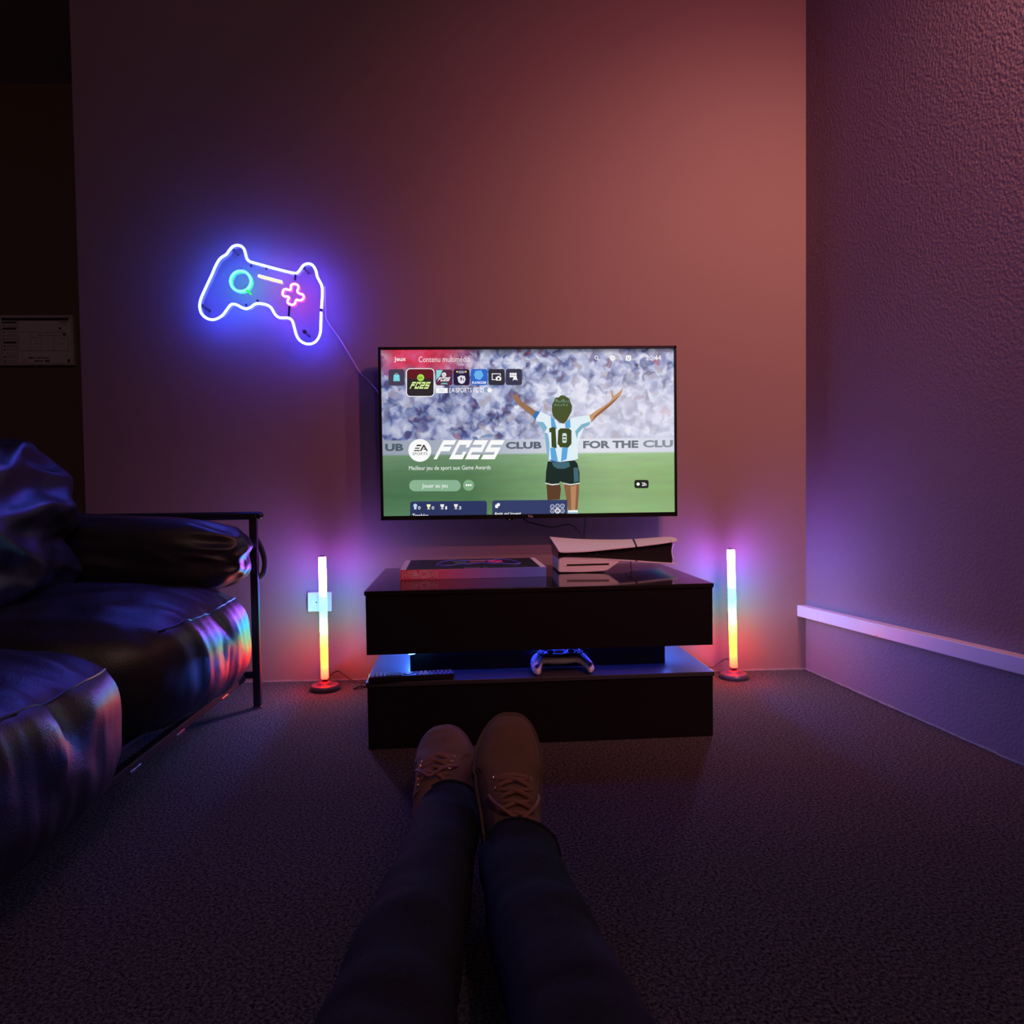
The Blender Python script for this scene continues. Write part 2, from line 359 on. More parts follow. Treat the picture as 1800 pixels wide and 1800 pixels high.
def poly(name, pts, c, k=1, parent=None):
    bm = bmesh.new(); vs_ = [bm.verts.new(S(x, y, k)) for x, y in pts]; bm.faces.new(vs_)
    bmesh.ops.triangulate(bm, faces=bm.faces)
    return mk(name, bm, scr_mat(c), screen, smooth=False)
def polys(name, lst, c, k=1):
    bm = bmesh.new()
    for pts in lst:
        vs_ = [bm.verts.new(S(x, y, k)) for x, y in pts]; bm.faces.new(vs_)
    bmesh.ops.triangulate(bm, faces=bm.faces)
    return mk(name, bm, scr_mat(c), screen, smooth=False)
def each(name, lst, c, k=1):
    for q in lst: poly(name, q, c, k)
def ngon(cx, cy, r, n=24, a0=0): return [(cx+r*cos(2*pi*i/n+a0), cy+r*sin(2*pi*i/n+a0)) for i in range(n)]
def ring_quads(cx, cy, r0, r1, n=24):
    a, b = ngon(cx, cy, r0, n), ngon(cx, cy, r1, n)
    return [[a[i], a[(i+1) % n], b[(i+1) % n], b[i]] for i in range(n)]
def rect(x0, x1, y0, y1): return [(x0, y1), (x1, y1), (x1, y0), (x0, y0)]
# the horizontals of the picture fall by this much per pixel towards the left (screen rows are level in the world)
def lv(y, x, x0=930): return y-(x-x0)*.0105
def txt(s, c, x0, x1, yt, yb, k=4, **kw):
    xm = (x0+x1)/2
    return place_text('screen_text', s, scr_mat(c), screen, lambda x, y: S(x, y-(x-xm)*.0095, k), (x0, x1, yt, yb), **kw)
WH = (250, 250, 250)
txt('Jeux', WH, 693, 713.5, 627.5, 637, bold=.012); txt('Contenu multimédia', (235, 225, 232), 736, 826, 626.5, 636.5)
txt('20:44', WH, 1135.5, 1162, 624.8, 633.4)
# the row of square tiles
TILE = [(683, 711.5, 649, 678, (72, 62, 84)), (766, 795, 649.5, 677.5, (92, 42, 66)), (797.3, 825.3, 649, 677.3, (36, 26, 62)), (827.6, 856.6, 648.7, 677, (44, 104, 200)), (858.6, 887.2, 648.8, 677, (46, 46, 60)), (889, 917.5, 648.4, 677, (54, 56, 80))]
for a in TILE: poly('app_tile', rrect(*a[:4], 4), a[4], 1)
poly('tile_outline', rrect(714, 763.5, 647.5, 697.5, 7), WH, 1)
poly('app_tile', rrect(715.3, 762.2, 648.8, 696.2, 6), (46, 40, 44), 2); poly('tile_shade', rrect(715.3, 762.2, 648.8, 666, 6), (98, 26, 36), 3)
# shopping bag
polys('bag_icon', [[(692, 659), (702, 659), (703, 670), (691.5, 670)]], (120, 214, 226), 2); polys('bag_handle', ring_quads(697, 659.5, 2.2, 3.2, 14), (170, 230, 240), 2)
# logo strokes "FC25" built as slanted polygons inside a unit box
def fc25(x0, x1, yt, yb, c, k, digits='25'):
    w_ = x1-x0; h = yb-yt
    def q(u, v): return (x0+(u*.86+v*.14)*w_, yb-v*h)
    t = .24
    L_ = []
    def R(a, b, cc, d): L_.append([q(a, cc), q(b, cc), q(b, d), q(a, d)])
    R(0, .055, 0, 1); R(.055, .21, 1-t, 1); R(.055, .19, .42, .42+t)                            # F
    R(.255, .31, 0, 1); R(.31, .475, 1-t, 1); R(.31, .475, 0, t); R(.42, .475, .62, .78); R(.42, .475, .22, .40)   # C
    R(.515, .73, 1-t, 1); R(.675, .73, .40, .78); R(.515, .73, .38, .38+t); R(.515, .57, .1, .45); R(.515, .73, 0, t)   # 2
    if digits[1] == '5':
        R(.775, 1, 1-t, 1); R(.775, .83, .5, .9); R(.775, 1, .38, .38+t); R(.945, 1, .1, .45); R(.775, 1, 0, t)
    else:
        R(.775, 1, 1-t, 1); R(.775, .83, .05, .9); R(.775, 1, .40, .40+t); R(.945, 1, .1, .45); R(.775, 1, 0, t)
    return polys('logo_letters', L_, c, k)
fc25(720, 757.5, 671.5, 683.5, (214, 240, 150), 5)
poly('logo_disc', ngon(739.5, 664, 6.2), (166, 222, 82), 4); txt('EA', (60, 80, 40), 736, 743, 661.8, 666.5, 5)
polys('tile_shade', [[(767, 650.5), (778, 650.5), (774, 660), (767, 668)]], (140, 214, 214), 2); polys('tile_shade', [[(774, 675.5), (788, 675.5), (785, 673), (777, 673)]], (110, 190, 190), 2)
fc25(769, 792, 663.3, 670.3, (240, 240, 244), 5, '26'); poly('logo_disc', ngon(780.5, 658.8, 4), (235, 232, 236), 4); txt('EA', (90, 60, 80), 778.3, 782.8, 657.2, 660.4, 5)
# abstract pale emblem tile, plain blue tile with its lettering, media tile, library tile
each('tile_emblem', [[(804, 663), (810, 660), (817, 661), (818.5, 667), (816, 673), (811, 675), (806, 672)]], (226, 224, 234), 2)
each('tile_emblem', [[(809, 664), (812, 663), (812, 668), (810, 670)], [(814, 665), (816, 666), (814, 671)]], (60, 50, 84), 3)
each('tile_marks', [rect(802, 805, 652, 655), rect(817, 820, 652, 655)], (226, 196, 90), 2); each('tile_marks', [rect(806, 816, 652, 653.2), rect(806, 816, 654.4, 656)], (180, 180, 210), 2)
txt('PLAYROOM', WH, 830, 854, 670.5, 675, 4, bold=.02)
polys('tile_shade', [[(836, 652), (846, 651), (850, 660), (844, 668), (836, 666), (833, 659)]], (110, 178, 236), 2)
polys('tile_icon', [rect(864.5, 880, 656.5, 657.8), rect(864.5, 865.8, 656.5, 668), rect(864.5, 871, 666.8, 668), rect(878.8, 880, 656.5, 661)], WH, 2)
polys('tile_icon', [rrect(871.5, 881, 662.5, 669, 1.2), rect(874.5, 878, 661, 663)], WH, 3); poly('tile_icon', ngon(876.3, 665.8, 2), (50, 50, 64), 4)
polys('tile_icon', [rect(896+4.2*i, 899.6+4.2*i, 655.5+4.2*j, 659.1+4.2*j) for i in range(3) for j in range(2)]+[[(901, 669.5), (903, 663), (908, 663), (910, 669.5), (907.5, 667.5), (903.5, 667.5)]], WH, 2)
poly('tag_plate', rect(766.5, 787, 682, 691), (245, 246, 250), 2); txt('PS5', (186, 188, 198), 772.5, 781, 684, 689, 3)
txt('EA SPORTS FC 25', WH, 790, 851, 681.7, 690, 4); poly('dot', ngon(860.5, 686, 3.8), WH, 3)
polys('search_icon', ring_quads(1048.3, 628.6, 2.2, 3.4, 18)+[[(1050.4, 631.6), (1051.4, 630.6), (1053.6, 633), (1052.6, 634)]], WH, 3)
polys('gear_icon', ring_quads(1077, 629.6, 1.7, 3.7, 18)+[[(1077+3.4*cos(a-.25), 629.6+3.4*sin(a-.25)), (1077+5*cos(a-.2), 629.6+5*sin(a-.2)), (1077+5*cos(a+.2), 629.6+5*sin(a+.2)), (1077+3.4*cos(a+.25), 629.6+3.4*sin(a+.25))] for a in [i*pi/4 for i in range(8)]], WH, 3)
poly('face_icon', rrect(1099.8, 1109.3, 624.8, 634.2, 1.8), WH, 3); polys('face_icon', [rect(1101.8, 1103, 627.3, 629), rect(1106, 1107.2, 627.3, 629), rect(1102.6, 1106.6, 630.6, 631.8)], (70, 76, 110), 4)
# board lettering
BT = (86, 96, 108)
txt('UB', (76, 92, 104), 677, 709, 780, 793, 1, bold=.045); txt('CLUB', (90, 98, 116), 889, 952, 776.5, 789, 1, bold=.045)
txt('FOR THE', (112, 118, 128), 1025, 1122, 774.5, 788, 1, bold=.045); txt('CLU', (140, 145, 156), 1130, 1183, 773.5, 786.5, 1, bold=.045)
# title block
poly('logo_disc', ngon(738, 791.7, 20, 40), WH, 3)
polys('logo_letters', [[(727, 793), (737, 793), (738.5, 791), (728.5, 791)], [(728.5, 789), (737, 789), (738.5, 787), (730, 787)], [(731.5, 784.5), (740, 784.5), (741.5, 781.7), (733, 781.7)], [(738, 793), (741, 793), (745, 785.5), (749.5, 793), (752.3, 793), (746, 781.7), (744, 781.7)], [(744, 790.5), (748, 790.5), (748, 789), (744.5, 789)]], (60, 58, 62), 4)
txt('SPORTS', (90, 88, 92), 725, 751.5, 795.2, 800, 4)
fc25(762, 887, 773.8, 807.3, WH, 4)
txt('Meilleur jeu de sport aux Game Awards', (242, 246, 242), 719, 862.5, 818.5, 828, 3)
poly('play_button', rrect(719.5, 809.8, 843.8, 863.5, 9.5, 8), (136, 178, 146), 2); txt('Jouer au jeu', WH, 742, 787, 850, 859.5, 4)
poly('more_button', ngon(823.7, 853, 9.8, 30), (128, 172, 132), 2); polys('more_dots', [ngon(823.7+d, 852.8, 1.7, 12) for d in (-3.7, 0, 3.7)], WH, 3)
poly('info_panel', [(721, 910), (855.8, 908.5), (855.8, 883), (853, 880.3), (724, 881.6), (721, 884)], (44, 54, 96), 2); poly('info_panel', [(865.2, 908), (997.2, 906.5), (997.2, 878.6), (868, 879.6), (865.2, 882)], (52, 62, 104), 2)
def cup(cx, cy, c):
    polys('trophy_icon', [[(cx-3.6, cy-4), (cx+3.6, cy-4), (cx+2.4, cy+.6), (cx+.8, cy+2), (cx-.8, cy+2), (cx-2.4, cy+.6)], rect(cx-.7, cx+.7, cy+1.5, cy+3.6), rect(cx-2.4, cx+2.4, cy+3.4, cy+4.6)], c, 4)
poly('trophy_icon', ngon(730, 888.8, 3.4, 16), (186, 214, 236), 4); polys('trophy_icon', [rect(728, 732, 892, 895.3)], (210, 226, 240), 4)
cup(753.5, 890.5, (246, 244, 196)); cup(777.4, 890.4, (232, 236, 240)); cup(801.4, 890.2, (240, 230, 232))
for s, x in (('0', 735), ('0', 759), ('1', 782.8), ('3', 806.5)): txt(s, WH, x, x+(3 if s == '1' else 4.2), 890, 895.4, 4, bold=.008)
txt('Trophées', WH, 725, 753, 903, 911.5, 4, bold=.02); txt('Amis qui jouent', WH, 869, 916, 900, 907.5, 4, bold=.02)
polys('friends_icon', [rrect(870.5, 875.5, 887, 893, 1.2), rrect(873.5, 878.6, 884.6, 889.6, 1.2)], WH, 4)
for i, (dx, dy) in enumerate(((0, 2.5), (-9, 2.5), (8.5, 2.5), (0, -6), (-9, -5), (8.5, -6))):
    polys('smile_icon', ring_quads(980+dx, 895.5+dy, 3.0, 4.1 if i else 4.6, 14)+[rect(978.3+dx, 979.2+dx, 893.8+dy, 895.2+dy), rect(980.8+dx, 981.7+dx, 893.8+dy, 895.2+dy), rect(978.6+dx, 981.4+dx, 896.4+dy, 897.3+dy)], WH if i == 0 else (190, 196, 220), 4)
poly('time_pill', rrect(1115, 1140, 843.6, 858.2, 3.6), (34, 40, 34), 3); poly('dot', ngon(1121.5, 851, 2.8, 16), WH, 4); txt('2h', WH, 1128, 1136, 848, 854, 4, bold=.02)
# footballer seen from behind
SKIN = (176, 128, 92); SK2 = (128, 84, 56)
poly('player_arm', [(896, 689.5), (903, 696), (908, 699.5), (909, 688), (912, 698), (918, 706.5), (930, 714), (942, 722.5), (937, 732), (924, 722.5), (911, 711.5), (904, 702)], (150, 112, 84), 1)
poly('player_arm', [(1036, 730), (1048, 722), (1060, 714.5), (1071.5, 706.5), (1075.5, 700.5), (1073.6, 686.5), (1076, 687), (1078.6, 696), (1086, 691), (1095, 682), (1092.5, 692), (1083, 703), (1073, 713), (1061, 723), (1048, 733.5), (1039, 743)], (196, 152, 112), 1)
poly('player_arm', [(1039, 743), (1048, 733.5), (1061, 723), (1073, 713), (1083, 703), (1092.5, 692), (1084, 699), (1072, 709), (1058, 720), (1045, 731)], (146, 98, 62), 2)
poly('player_shirt', [(940.5, 728), (948, 722.5), (958, 727.5), (970, 733), (980, 744), (992, 745), (1002, 736), (1012, 733), (1035, 730), (1039, 738.5), (1036, 747), (1024, 753), (1016, 762), (1012.5, 780), (1011, 792), (1016, 806), (1008, 809.5), (985, 812), (963, 811), (962, 795), (960, 775), (957, 760), (950, 750), (943, 741)], (224, 238, 246), 1)
poly('shirt_cuff', [(935.8, 731.5), (941.5, 722), (949.5, 723.8), (941, 738)], (58, 116, 178), 2)
each('shirt_shade', [[(957, 760), (963, 762), (966, 780), (965, 808), (963, 811), (962, 795), (960, 775)], [(1036, 747), (1024, 753), (1016, 762), (1014, 772), (1011, 758), (1022, 746), (1038, 741)], [(943, 741), (950, 750), (957, 760), (962, 752), (955, 742)]], (128, 178, 202), 2)
each('shirt_stripe', [[(967, 787), (976, 787), (981, 811.5), (969, 810)], [(988, 787), (998.5, 786), (996, 807), (986, 811.5)], [(968, 732), (974, 737), (979, 754), (969, 752)], [(993, 744), (1002, 736), (1003, 752), (994, 753)]], (92, 166, 220), 2)
each('shirt_stripe', [[(968, 808), (980, 812), (974, 812), (964, 809)]], (64, 104, 168), 3)
polys('shirt_number', [[(965.5, 753), (972, 750.5), (976.5, 752), (978.5, 788), (969.5, 786), (968.8, 760), (965.5, 760)]], (62, 74, 38), 3)
nO = [(981, 757), (985, 753), (1000, 753), (1004.5, 757), (1004.5, 780), (999, 786.5), (985, 786.5), (980, 780)]; nI = [(988.5, 763), (990, 761.5), (994, 761.5), (996, 763), (996, 777), (994, 778.5), (989.5, 778.5), (988.5, 777)]
polys('shirt_number', [[nO[i], nO[(i+1) % 8], nI[(i+1) % 8], nI[i]] for i in range(8)], (62, 74, 38), 3)
poly('number_mark', nI, (206, 226, 222), 3); polys('number_mark', [rect(989.5, 995, 766.5, 769), rect(989.5, 995, 772, 774.5)], (62, 90, 50), 4)
hair = [(970, 722), (970.5, 711), (974, 705), (976, 699), (982, 698.5), (986, 695), (992, 695.5), (996, 698), (1001, 701), (1002.5, 707), (1005.5, 713), (1003.5, 719), (1004.5, 724), (1000, 732), (996, 740), (991, 744.5), (984, 743), (977, 737), (972, 731)]
poly('player_hair', hair, (70, 84, 44), 3)
polys('hair_highlight', [[(976+i*4.1, 703+2.5*((i*7) % 3)), (979+i*4.1, 700+2*((i*5) % 3)), (980.5+i*4, 705+1.5*(i % 2)), (977+i*4, 708)] for i in range(6)]+[[(974+i*5, 711+(i % 3)*1.5), (977.5+i*5, 709.5), (978+i*5, 713), (975+i*5, 714)] for i in range(5)], (98, 132, 112), 4)
poly('player_shorts', [(963, 810.5), (985, 812), (1010, 809), (1015, 815), (1018.5, 830), (1019, 848), (1004, 851), (990, 848.5), (985, 846), (982, 850), (970, 851.5), (958.8, 848.5), (960, 828)], (28, 44, 40), 2)
each('shorts_shade', [[(970, 813), (1000, 812), (1002, 820), (992, 824), (980, 824), (973, 820)], [(1008, 822), (1016, 822), (1017.5, 846), (1009, 848)]], (66, 104, 116), 3)
polys('shorts_hem', [[(958.6, 848.3), (970, 851), (982, 850), (984, 851.5), (971, 853.2), (958.6, 850.5)], [(988.5, 848.3), (1003, 851), (1018.8, 848.5), (1018.8, 850.5), (1003, 853), (990.5, 850.5)]], (214, 224, 222), 4)
poly('player_leg', [(960.5, 851), (971, 852.5), (984.5, 851), (986, 860), (984, 878), (962.5, 879)], (92, 62, 44), 1)
poly('player_leg', [(991, 851), (1003, 852.5), (1018, 850.5), (1017.5, 868), (1014.5, 884), (1015, 899), (999, 899), (1000, 888), (996, 874)], (138, 96, 66), 1)
poly('player_leg', [(1003, 855), (1013, 853), (1011, 872), (1009, 884), (1011, 898), (1004, 898), (1005, 885)], (182, 134, 98), 2)
poly('player_sock', [(998.5, 897), (1015.2, 896.5), (1016.5, 905), (998.5, 905)], (236, 240, 246), 3); polys('sock_band', [[(998.6, 900.5), (1015.8, 900), (1016, 902), (998.6, 902.5)]], (150, 190, 214), 4)
# maker's mark, standby lamp, remote sensor bump
place_text('maker_mark', 'TCL', mat('mark_silver', (.75, .70, .70), .35, var=.05), tv, lambda x, y: S(x, y, 22), (927.5, 937, 905.8, 909.2), bold=.01)
mk('sensor', box(S(889, 900).x, S(903, 900).x, YT-.003, YT+.02, TB-.006, TB+.002, .001), M_plastic, tv)
mk('standby_lamp', lathe(bmesh.new(), [(.0001, -.0035), (.0008, -.003), (.0008, 0)], (S(895.5, 900).x, YT-.0005, TB-.003), 10, 'Y'), glow('standby_glow', (1, .8, .8), 1.0), tv)

# ------------------------------------------------------------------ TV cables
def cable(name, pts, r, label, mt=None):
    return tag(mk(name, tube(bmesh.new(), catmull(pts, 8), r, 7), mt or M_cable), label, 'cable')
cy_ = -.055
# all three drop between the wall and the back of the table, side by side
cable('video_cable', [on(1029, 905, y=cy_), on(1028.5, 912, y=cy_), on(1027.5, 925, y=cy_), on(1027, 938, y=cy_), on(1027, 950, y=cy_), on(1027, 985, y=cy_), on(1027, 1020, y=cy_)], .0022, 'black cable dropping straight from the television to behind the console')
cp_ = -.068
cable('power_cable', [on(915, 906, y=cp_), on(925, 916, y=cp_), on(945, 922, y=cp_), on(970, 926.5, y=cp_), on(990, 923, y=cp_), on(1004, 923, y=cp_), on(1015, 932, y=cp_), on(1021, 943, y=cp_), on(1022, 955, y=cp_), on(1022, 985, y=cp_), on(1022, 1020, y=cp_)], .0022, 'black cable sagging in a loop under the television')
cable('antenna_cable', [on(920, 908, y=-.03), on(955, 924, y=-.03), on(1000, 934, y=-.03), on(1021, 938.5, y=-.03), on(1031, 948, y=-.03), on(1033, 985, y=-.03), on(1033, 1020, y=-.03)], .0011, 'thin grey wire slanting below the television', mat('grey_wire', (.18, .15, .15), .4, var=.2))

# ------------------------------------------------------------------ neon sign shaped as a gamepad
YN = -.066
def N2(cx, cy, y=YN): return on(330+cx/5.143, 410+cy/5.143, y=y)
OUT = [(1205, 712), (1203, 800), (1198, 900), (1170, 965), (1130, 995), (1090, 1002), (1045, 990), (1005, 960), (980, 915), (965, 860), (950, 805), (935, 780), (910, 766), (870, 764), (835, 764), (800, 745), (775, 710), (755, 675), (720, 650), (670, 637), (630, 635), (600, 645), (570, 668), (530, 682), (490, 672), (450, 650), (415, 640), (385, 650), (350, 695), (315, 740), (270, 770), (225, 782), (180, 772), (140, 745), (115, 705), (107, 650), (120, 590), (150, 520), (185, 445), (220, 370), (250, 300), (280, 245), (310, 215), (350, 190), (375, 155), (405, 122), (445, 108), (485, 118), (510, 145), (523, 190), (535, 230), (560, 255), (610, 270), (700, 295), (800, 322), (890, 345), (960, 360), (990, 357), (1015, 330), (1045, 290), (1085, 275), (1120, 283), (1145, 310), (1160, 345), (1170, 390), (1190, 430), (1210, 470), (1216, 520), (1214, 600), (1208, 678)]
ns = thing('neon_sign', 'neon sign shaped as a tilted gamepad glowing blue on the wall', 'neon sign', tuple(N2(660, 560, 0)))
def neon(name, pts, col, s, closed=False, r=.0037): return mk(name, tube(bmesh.new(), pts, r, 8, closed), glow('neon_'+name, col, s), ns)
neon('outline_tube', catmull([N2(*p) for p in OUT], 4), (.028, .045, 1), NEON_S)['label'] = 'blue outline tube'
neon('ring_tube', [N2(478+92*cos(a), 433+92*sin(a)) for a in [radians(28+i*10) for i in range(36)]], (.02, 1, .05), 20, closed=True, r=.0034)['label'] = 'green ring tube'
neon('ring_tail', catmull([N2(520, 512), N2(550, 528), N2(572, 552)], 4), (.02, 1, .04), 1.2, r=.003)
neon('bar_tube', [N2(640, 384), N2(850, 440)], (1, .50, .03), 20, r=.0036)['label'] = 'yellow bar tube'
PLUS = [(935, 470), (965, 458), (995, 470), (1000, 495), (990, 525), (1010, 545), (1040, 555), (1048, 580), (1030, 603), (1000, 605), (985, 600), (975, 615), (965, 640), (935, 646), (905, 630), (905, 605), (915, 580), (900, 572), (870, 568), (857, 545), (865, 515), (885, 505), (920, 512), (932, 505)]
neon('plus_tube', catmull([N2(*p) for p in PLUS], 4, True), (1, .07, .30), 18, closed=True, r=.0034)['label'] = 'pink plus-shaped tube'
def acrylic():
    M, N, L, P = nmat('clear_acrylic')
    t = N.new('ShaderNodeBsdfTransparent'); t.inputs[0].default_value = (.97, .97, .985, 1)
    g = N.new('ShaderNodeBsdfGlossy'); g.inputs['Roughness'].default_value = .06
    mx = N.new('ShaderNodeMixShader'); mx.inputs[0].default_value = .03
    L.new(t.outputs[0], mx.inputs[1]); L.new(g.outputs[0], mx.inputs[2]); L.new(mx.outputs[0], N['Material Output'].inputs[0])
    return M
pts = catmull([Vector((a, b, 0)) for a, b in OUT], 1, True); n_ = len(pts); off = []
for i in range(n_):
    t = (pts[(i+1) % n_]-pts[i-1]).normalized(); off.append(pts[i]+Vector((-t.y, t.x, 0))*-36)
for _ in range(4): off = [(off[i-1]+off[i]*2+off[(i+1) % n_])/4 for i in range(n_)]
mk('acrylic_backing', prism(bmesh.new(), [N2(p.x, p.y, YN+.006) for p in off], (0, .004, 0)), acrylic(), ns, smooth=False)
for a in ((458, 195), (1095, 365), (200, 700), (1100, 930)):
    p = N2(*a, 0); mk('standoff', lathe(bmesh.new(), [(.004, 0), (.004, YN+.004), (.0065, YN+.004), (.0065, YN+.001)], p, 14, 'Y'), mat('standoff_metal', (.35, .35, .38), .3, metal=1, var=.1) if a[0] == 458 else bpy.data.materials['standoff_metal'], ns)
M_clip = mat('black_clip', (.01, .01, .012), .5, var=.2)
for a, b in (((575, 285), (575, 305)), ((710, 315), (716, 330)), ((975, 372), (970, 425)), ((920, 660), (912, 755)), ((530, 640), (530, 662)), ((625, 605), (640, 618)), ((1206, 684), (1206, 704))):
    mk('tube_clip', tube(bmesh.new(), [N2(*a), N2(*b)], .0036, 6), M_clip, ns)
M_clear = mat('clear_cord', (.8, .6, .68), .15, var=.1)
mk('cord', tube(bmesh.new(), catmull([N2(1240, 480, YN+.006), N2(1248, 690, -.012), N2(1260, 790, -.006), N2(1375, 955, -.006), N2(1450, 1080, -.010), N2(1560, 1260, -.012), N2(1620, 1320, -.008), N2(1670, 1375, -.006), N2(1730, 1450, -.03), N2(1800, 1600, -.05)], 8), .0015, 6), M_clear, ns)

# ------------------------------------------------------------------ light bars
def bar_mat():
    M, N, L, P = nmat('rainbow_diffuser')
    P.inputs['Base Color'].default_value = (.05, .05, .05, 1)
    tc = N.new('ShaderNodeTexCoord'); sp = N.new('ShaderNodeSeparateXYZ'); L.new(tc.outputs['Object'], sp.inputs[0])
    mr = N.new('ShaderNodeMapRange'); mr.inputs[1].default_value = .035; mr.inputs[2].default_value = .425; L.new(sp.outputs[2], mr.inputs[0])
    r = N.new('ShaderNodeValToRGB'); e = r.color_ramp.elements
    st = [(0, (.28, .0015, .0008)), (.08, (.46, .004, .001)), (.16, (.40, .009, .0008)), (.26, (.32, .028, .001)), (.35, (.18, .10, .003)), (.42, (.03, .24, .008)), (.49, (.005, .26, .10)), (.57, (.003, .24, .36)), (.67, (.0035, .17, .66)), (.76, (.03, .11, .85)), (.84, (.20, .08, 1.0)), (.93, (.48, .09, 1.0)), (1, (.46, .09, .85))]
    while len(e) < len(st): e.new(.5)
    for k, (p, c) in enumerate(st): e[k].position = p; e[k].color = (*c, 1)
    L.new(mr.outputs[0], r.inputs[0]); L.new(r.outputs[0], P.inputs['Emission Color']); P.inputs['Emission Strength'].default_value = LAMP_S
    return M
M_bar = bar_mat()
M_base = mat('lamp_base', (.10, .07, .08), .35, spec=.5, var=.15, vscale=60)
def light_bar(loc, label, tilt, cable_pts):
    t = thing('light_bar', label, 'lamp', loc, 0, 'upright rainbow light bars')
    t.rotation_euler = (0, tilt, 0)
    M_ = wmat(t)
    mk('base', lathe(bmesh.new(), [(.040, 0), (.0445, .002), (.0455, .010), (.042, .016), (.030, .0175), (.026, .019), (.020, .024), (.012, .026)], n=48), M_base, t, world=False)
    mk('stem', box(-.008, .008, -.006, .008, .02, .04, .001), M_plastic, t, world=False)
    mk('diffuser', box(-.0108, .0108, -.0108, .0095, .034, .424, .0045, 3), M_bar, t, world=False)
    mk('spine', bx(box(-.0075, .0075, .0088, .0135, .030, .427, .001), -.0085, .0085, -.008, .0135, .4235, .4262, .0008), M_plastic, t, world=False)
    bm = tube(bmesh.new(), catmull(cable_pts, 8), .0018, 6); mk('cable', bm, M_cable, t)
    return t
pL = on(571.5, 1212, z=0); pR = on(1290, 1191.5, z=0)
light_bar((pL.x, pL.y, 0), 'rainbow light bar standing between the sofa and the black table', 0, [(pL.x, pL.y+.02, .03), on(592, 1180, y=-.03), on(605, 1187, y=-.03), on(625, 1198, y=-.04), (-.37, -.06, .005), (-.31, -.08, .004), (-.28, -.10, .004)])
light_bar((pR.x, pR.y, 0), 'rainbow light bar standing beside the stucco wall corner', radians(-1.2), [(pR.x, pR.y+.02, .03), on(1279, 1158, y=-.03), on(1262, 1166, y=-.04), on(1246, 1173, y=-.06), (.63, -.10, .08), (.60, -.11, .01)])
cable('charger_cable', [on(622, 1211, z=.004), on(634, 1206, z=.006), on(642, 1207, z=.004), on(650, 1205, z=.004)], .003, 'short black cable lying on the carpet beside the table')

# ------------------------------------------------------------------ wall socket
M_socket = mat('socket_white', (.72, .71, .72), .4, var=.04, vscale=15)
so = thing('wall_socket', 'white square power socket on the wall behind a light bar', 'socket', (-.552, 0, .23))
x0, x1, z0, z1 = on(540, 1058, y=-.012).x, on(583, 1058, y=-.012).x, on(560, 1075.5, y=-.012).z, on(560, 1041, y=-.012).z
mk('face_plate', box(x0, x1, -.012, 0, z0, z1, .004), M_socket, so)
cx_, cz_ = (x0+x1)/2, (z0+z1)/2
mk('well_rim', lathe(bmesh.new(), [(.0255, -.0115), (.0255, -.0155), (.0225, -.0155), (.0215, -.0125), (.001, -.0122)], (cx_, 0, cz_), 32, 'Y'), M_socket, so)
for dx in (-.0095, .0095): mk('hole', lathe(bmesh.new(), [(.0026, -.0135), (.0002, -.0136)], (cx_+dx, 0, cz_-.001), 12, 'Y'), M_plastic, so)
mk('earth_pin', lathe(bmesh.new(), [(.0024, -.012), (.0024, -.021), (.0004, -.0222)], (cx_, 0, cz_+.011), 12, 'Y'), mat('pin_metal', (.5, .5, .5), .3, metal=1, var=.1), so)

# ------------------------------------------------------------------ cable trunking on the right wall
tk = thing('cable_trunking', 'white plastic cable trunking running along the stucco wall', 'trunking', (1.09, -.9, .18))
def trunk(y0, y1):
    bm = bmesh.new(); f = lambda y: (.2215-.031*y*1.0)
    def sec(y):
        xw = WX(y); t = f(y); d = .030; h = .0385
        return [(xw, y, t), (xw-d+.002, y, t), (xw-d, y, t-.002), (xw-d, y, t-h+.002), (xw-d+.002, y, t-h), (xw, y, t-h)]
    a = [bm.verts.new(p) for p in sec(y0)]; b = [bm.verts.new(p) for p in sec(y1)]
    bm.faces.new(a); bm.faces.new(b[::-1])
    for i in range(6): bm.faces.new((a[i], a[(i+1) % 6], b[(i+1) % 6], b[i]))
    return bm
M_trunk = mat('trunking_plastic', (.62, .60, .60), .4, var=.04, vscale=12)
mk('duct', trunk(0, -.118), M_trunk, tk, smooth=False); mk('duct', trunk(-.1187, -2.6), M_trunk, tk, smooth=False)
p = on(1541, 1117, x=WX(-.3)-.031)
mk('screw', lathe(bmesh.new(), [(.0035, 0), (.003, -.0015), (.0005, -.002)], (0, 0, 0), 12, 'Y').copy() if False else tube(bmesh.new(), [p, p+Vector((-.0015, 0, 0))], .003, 10), mat('screw_metal', (.8, .8, .8), .2, metal=1, var=.05), tk)

# ------------------------------------------------------------------ framed evacuation plan in the passage
fp = thing('framed_plan', 'white framed floor plan notice on the brown passage wall', 'notice', (-2.04, YB, 1.22))
YP = YB-.016
def Q(px, py, k=0): q = on(px, py, y=YP); return Vector((q.x, YP-.0004*k, q.z))
a, b = Q(1.5, 643), Q(129, 554.5)
x0, x1, z0, z1 = a.x, b.x, a.z, b.z; fwid = .0115
M_frame = mat('frame_white', (.55, .52, .52), .4, var=.05)
mk('backing', box(x0+.002, x1-.002, YP, YB, z0+.002, z1-.002), M_frame, fp, smooth=False)
for r_ in ((x0, x1, z0, z0+fwid), (x0, x1, z1-fwid, z1), (x0, x0+fwid, z0+fwid, z1-fwid), (x1-fwid, x1, z0+fwid, z1-fwid)):
    mk('frame_rail', box(r_[0], r_[1], YP-.008, YB, r_[2], r_[3], .0015), M_frame, fp)
mk('paper', box(x0+fwid, x1-fwid, YP-.0003, YP, z0+fwid, z1-fwid), mat('paper', (.78, .76, .76), .45, var=.04, vscale=8), fp, smooth=False)
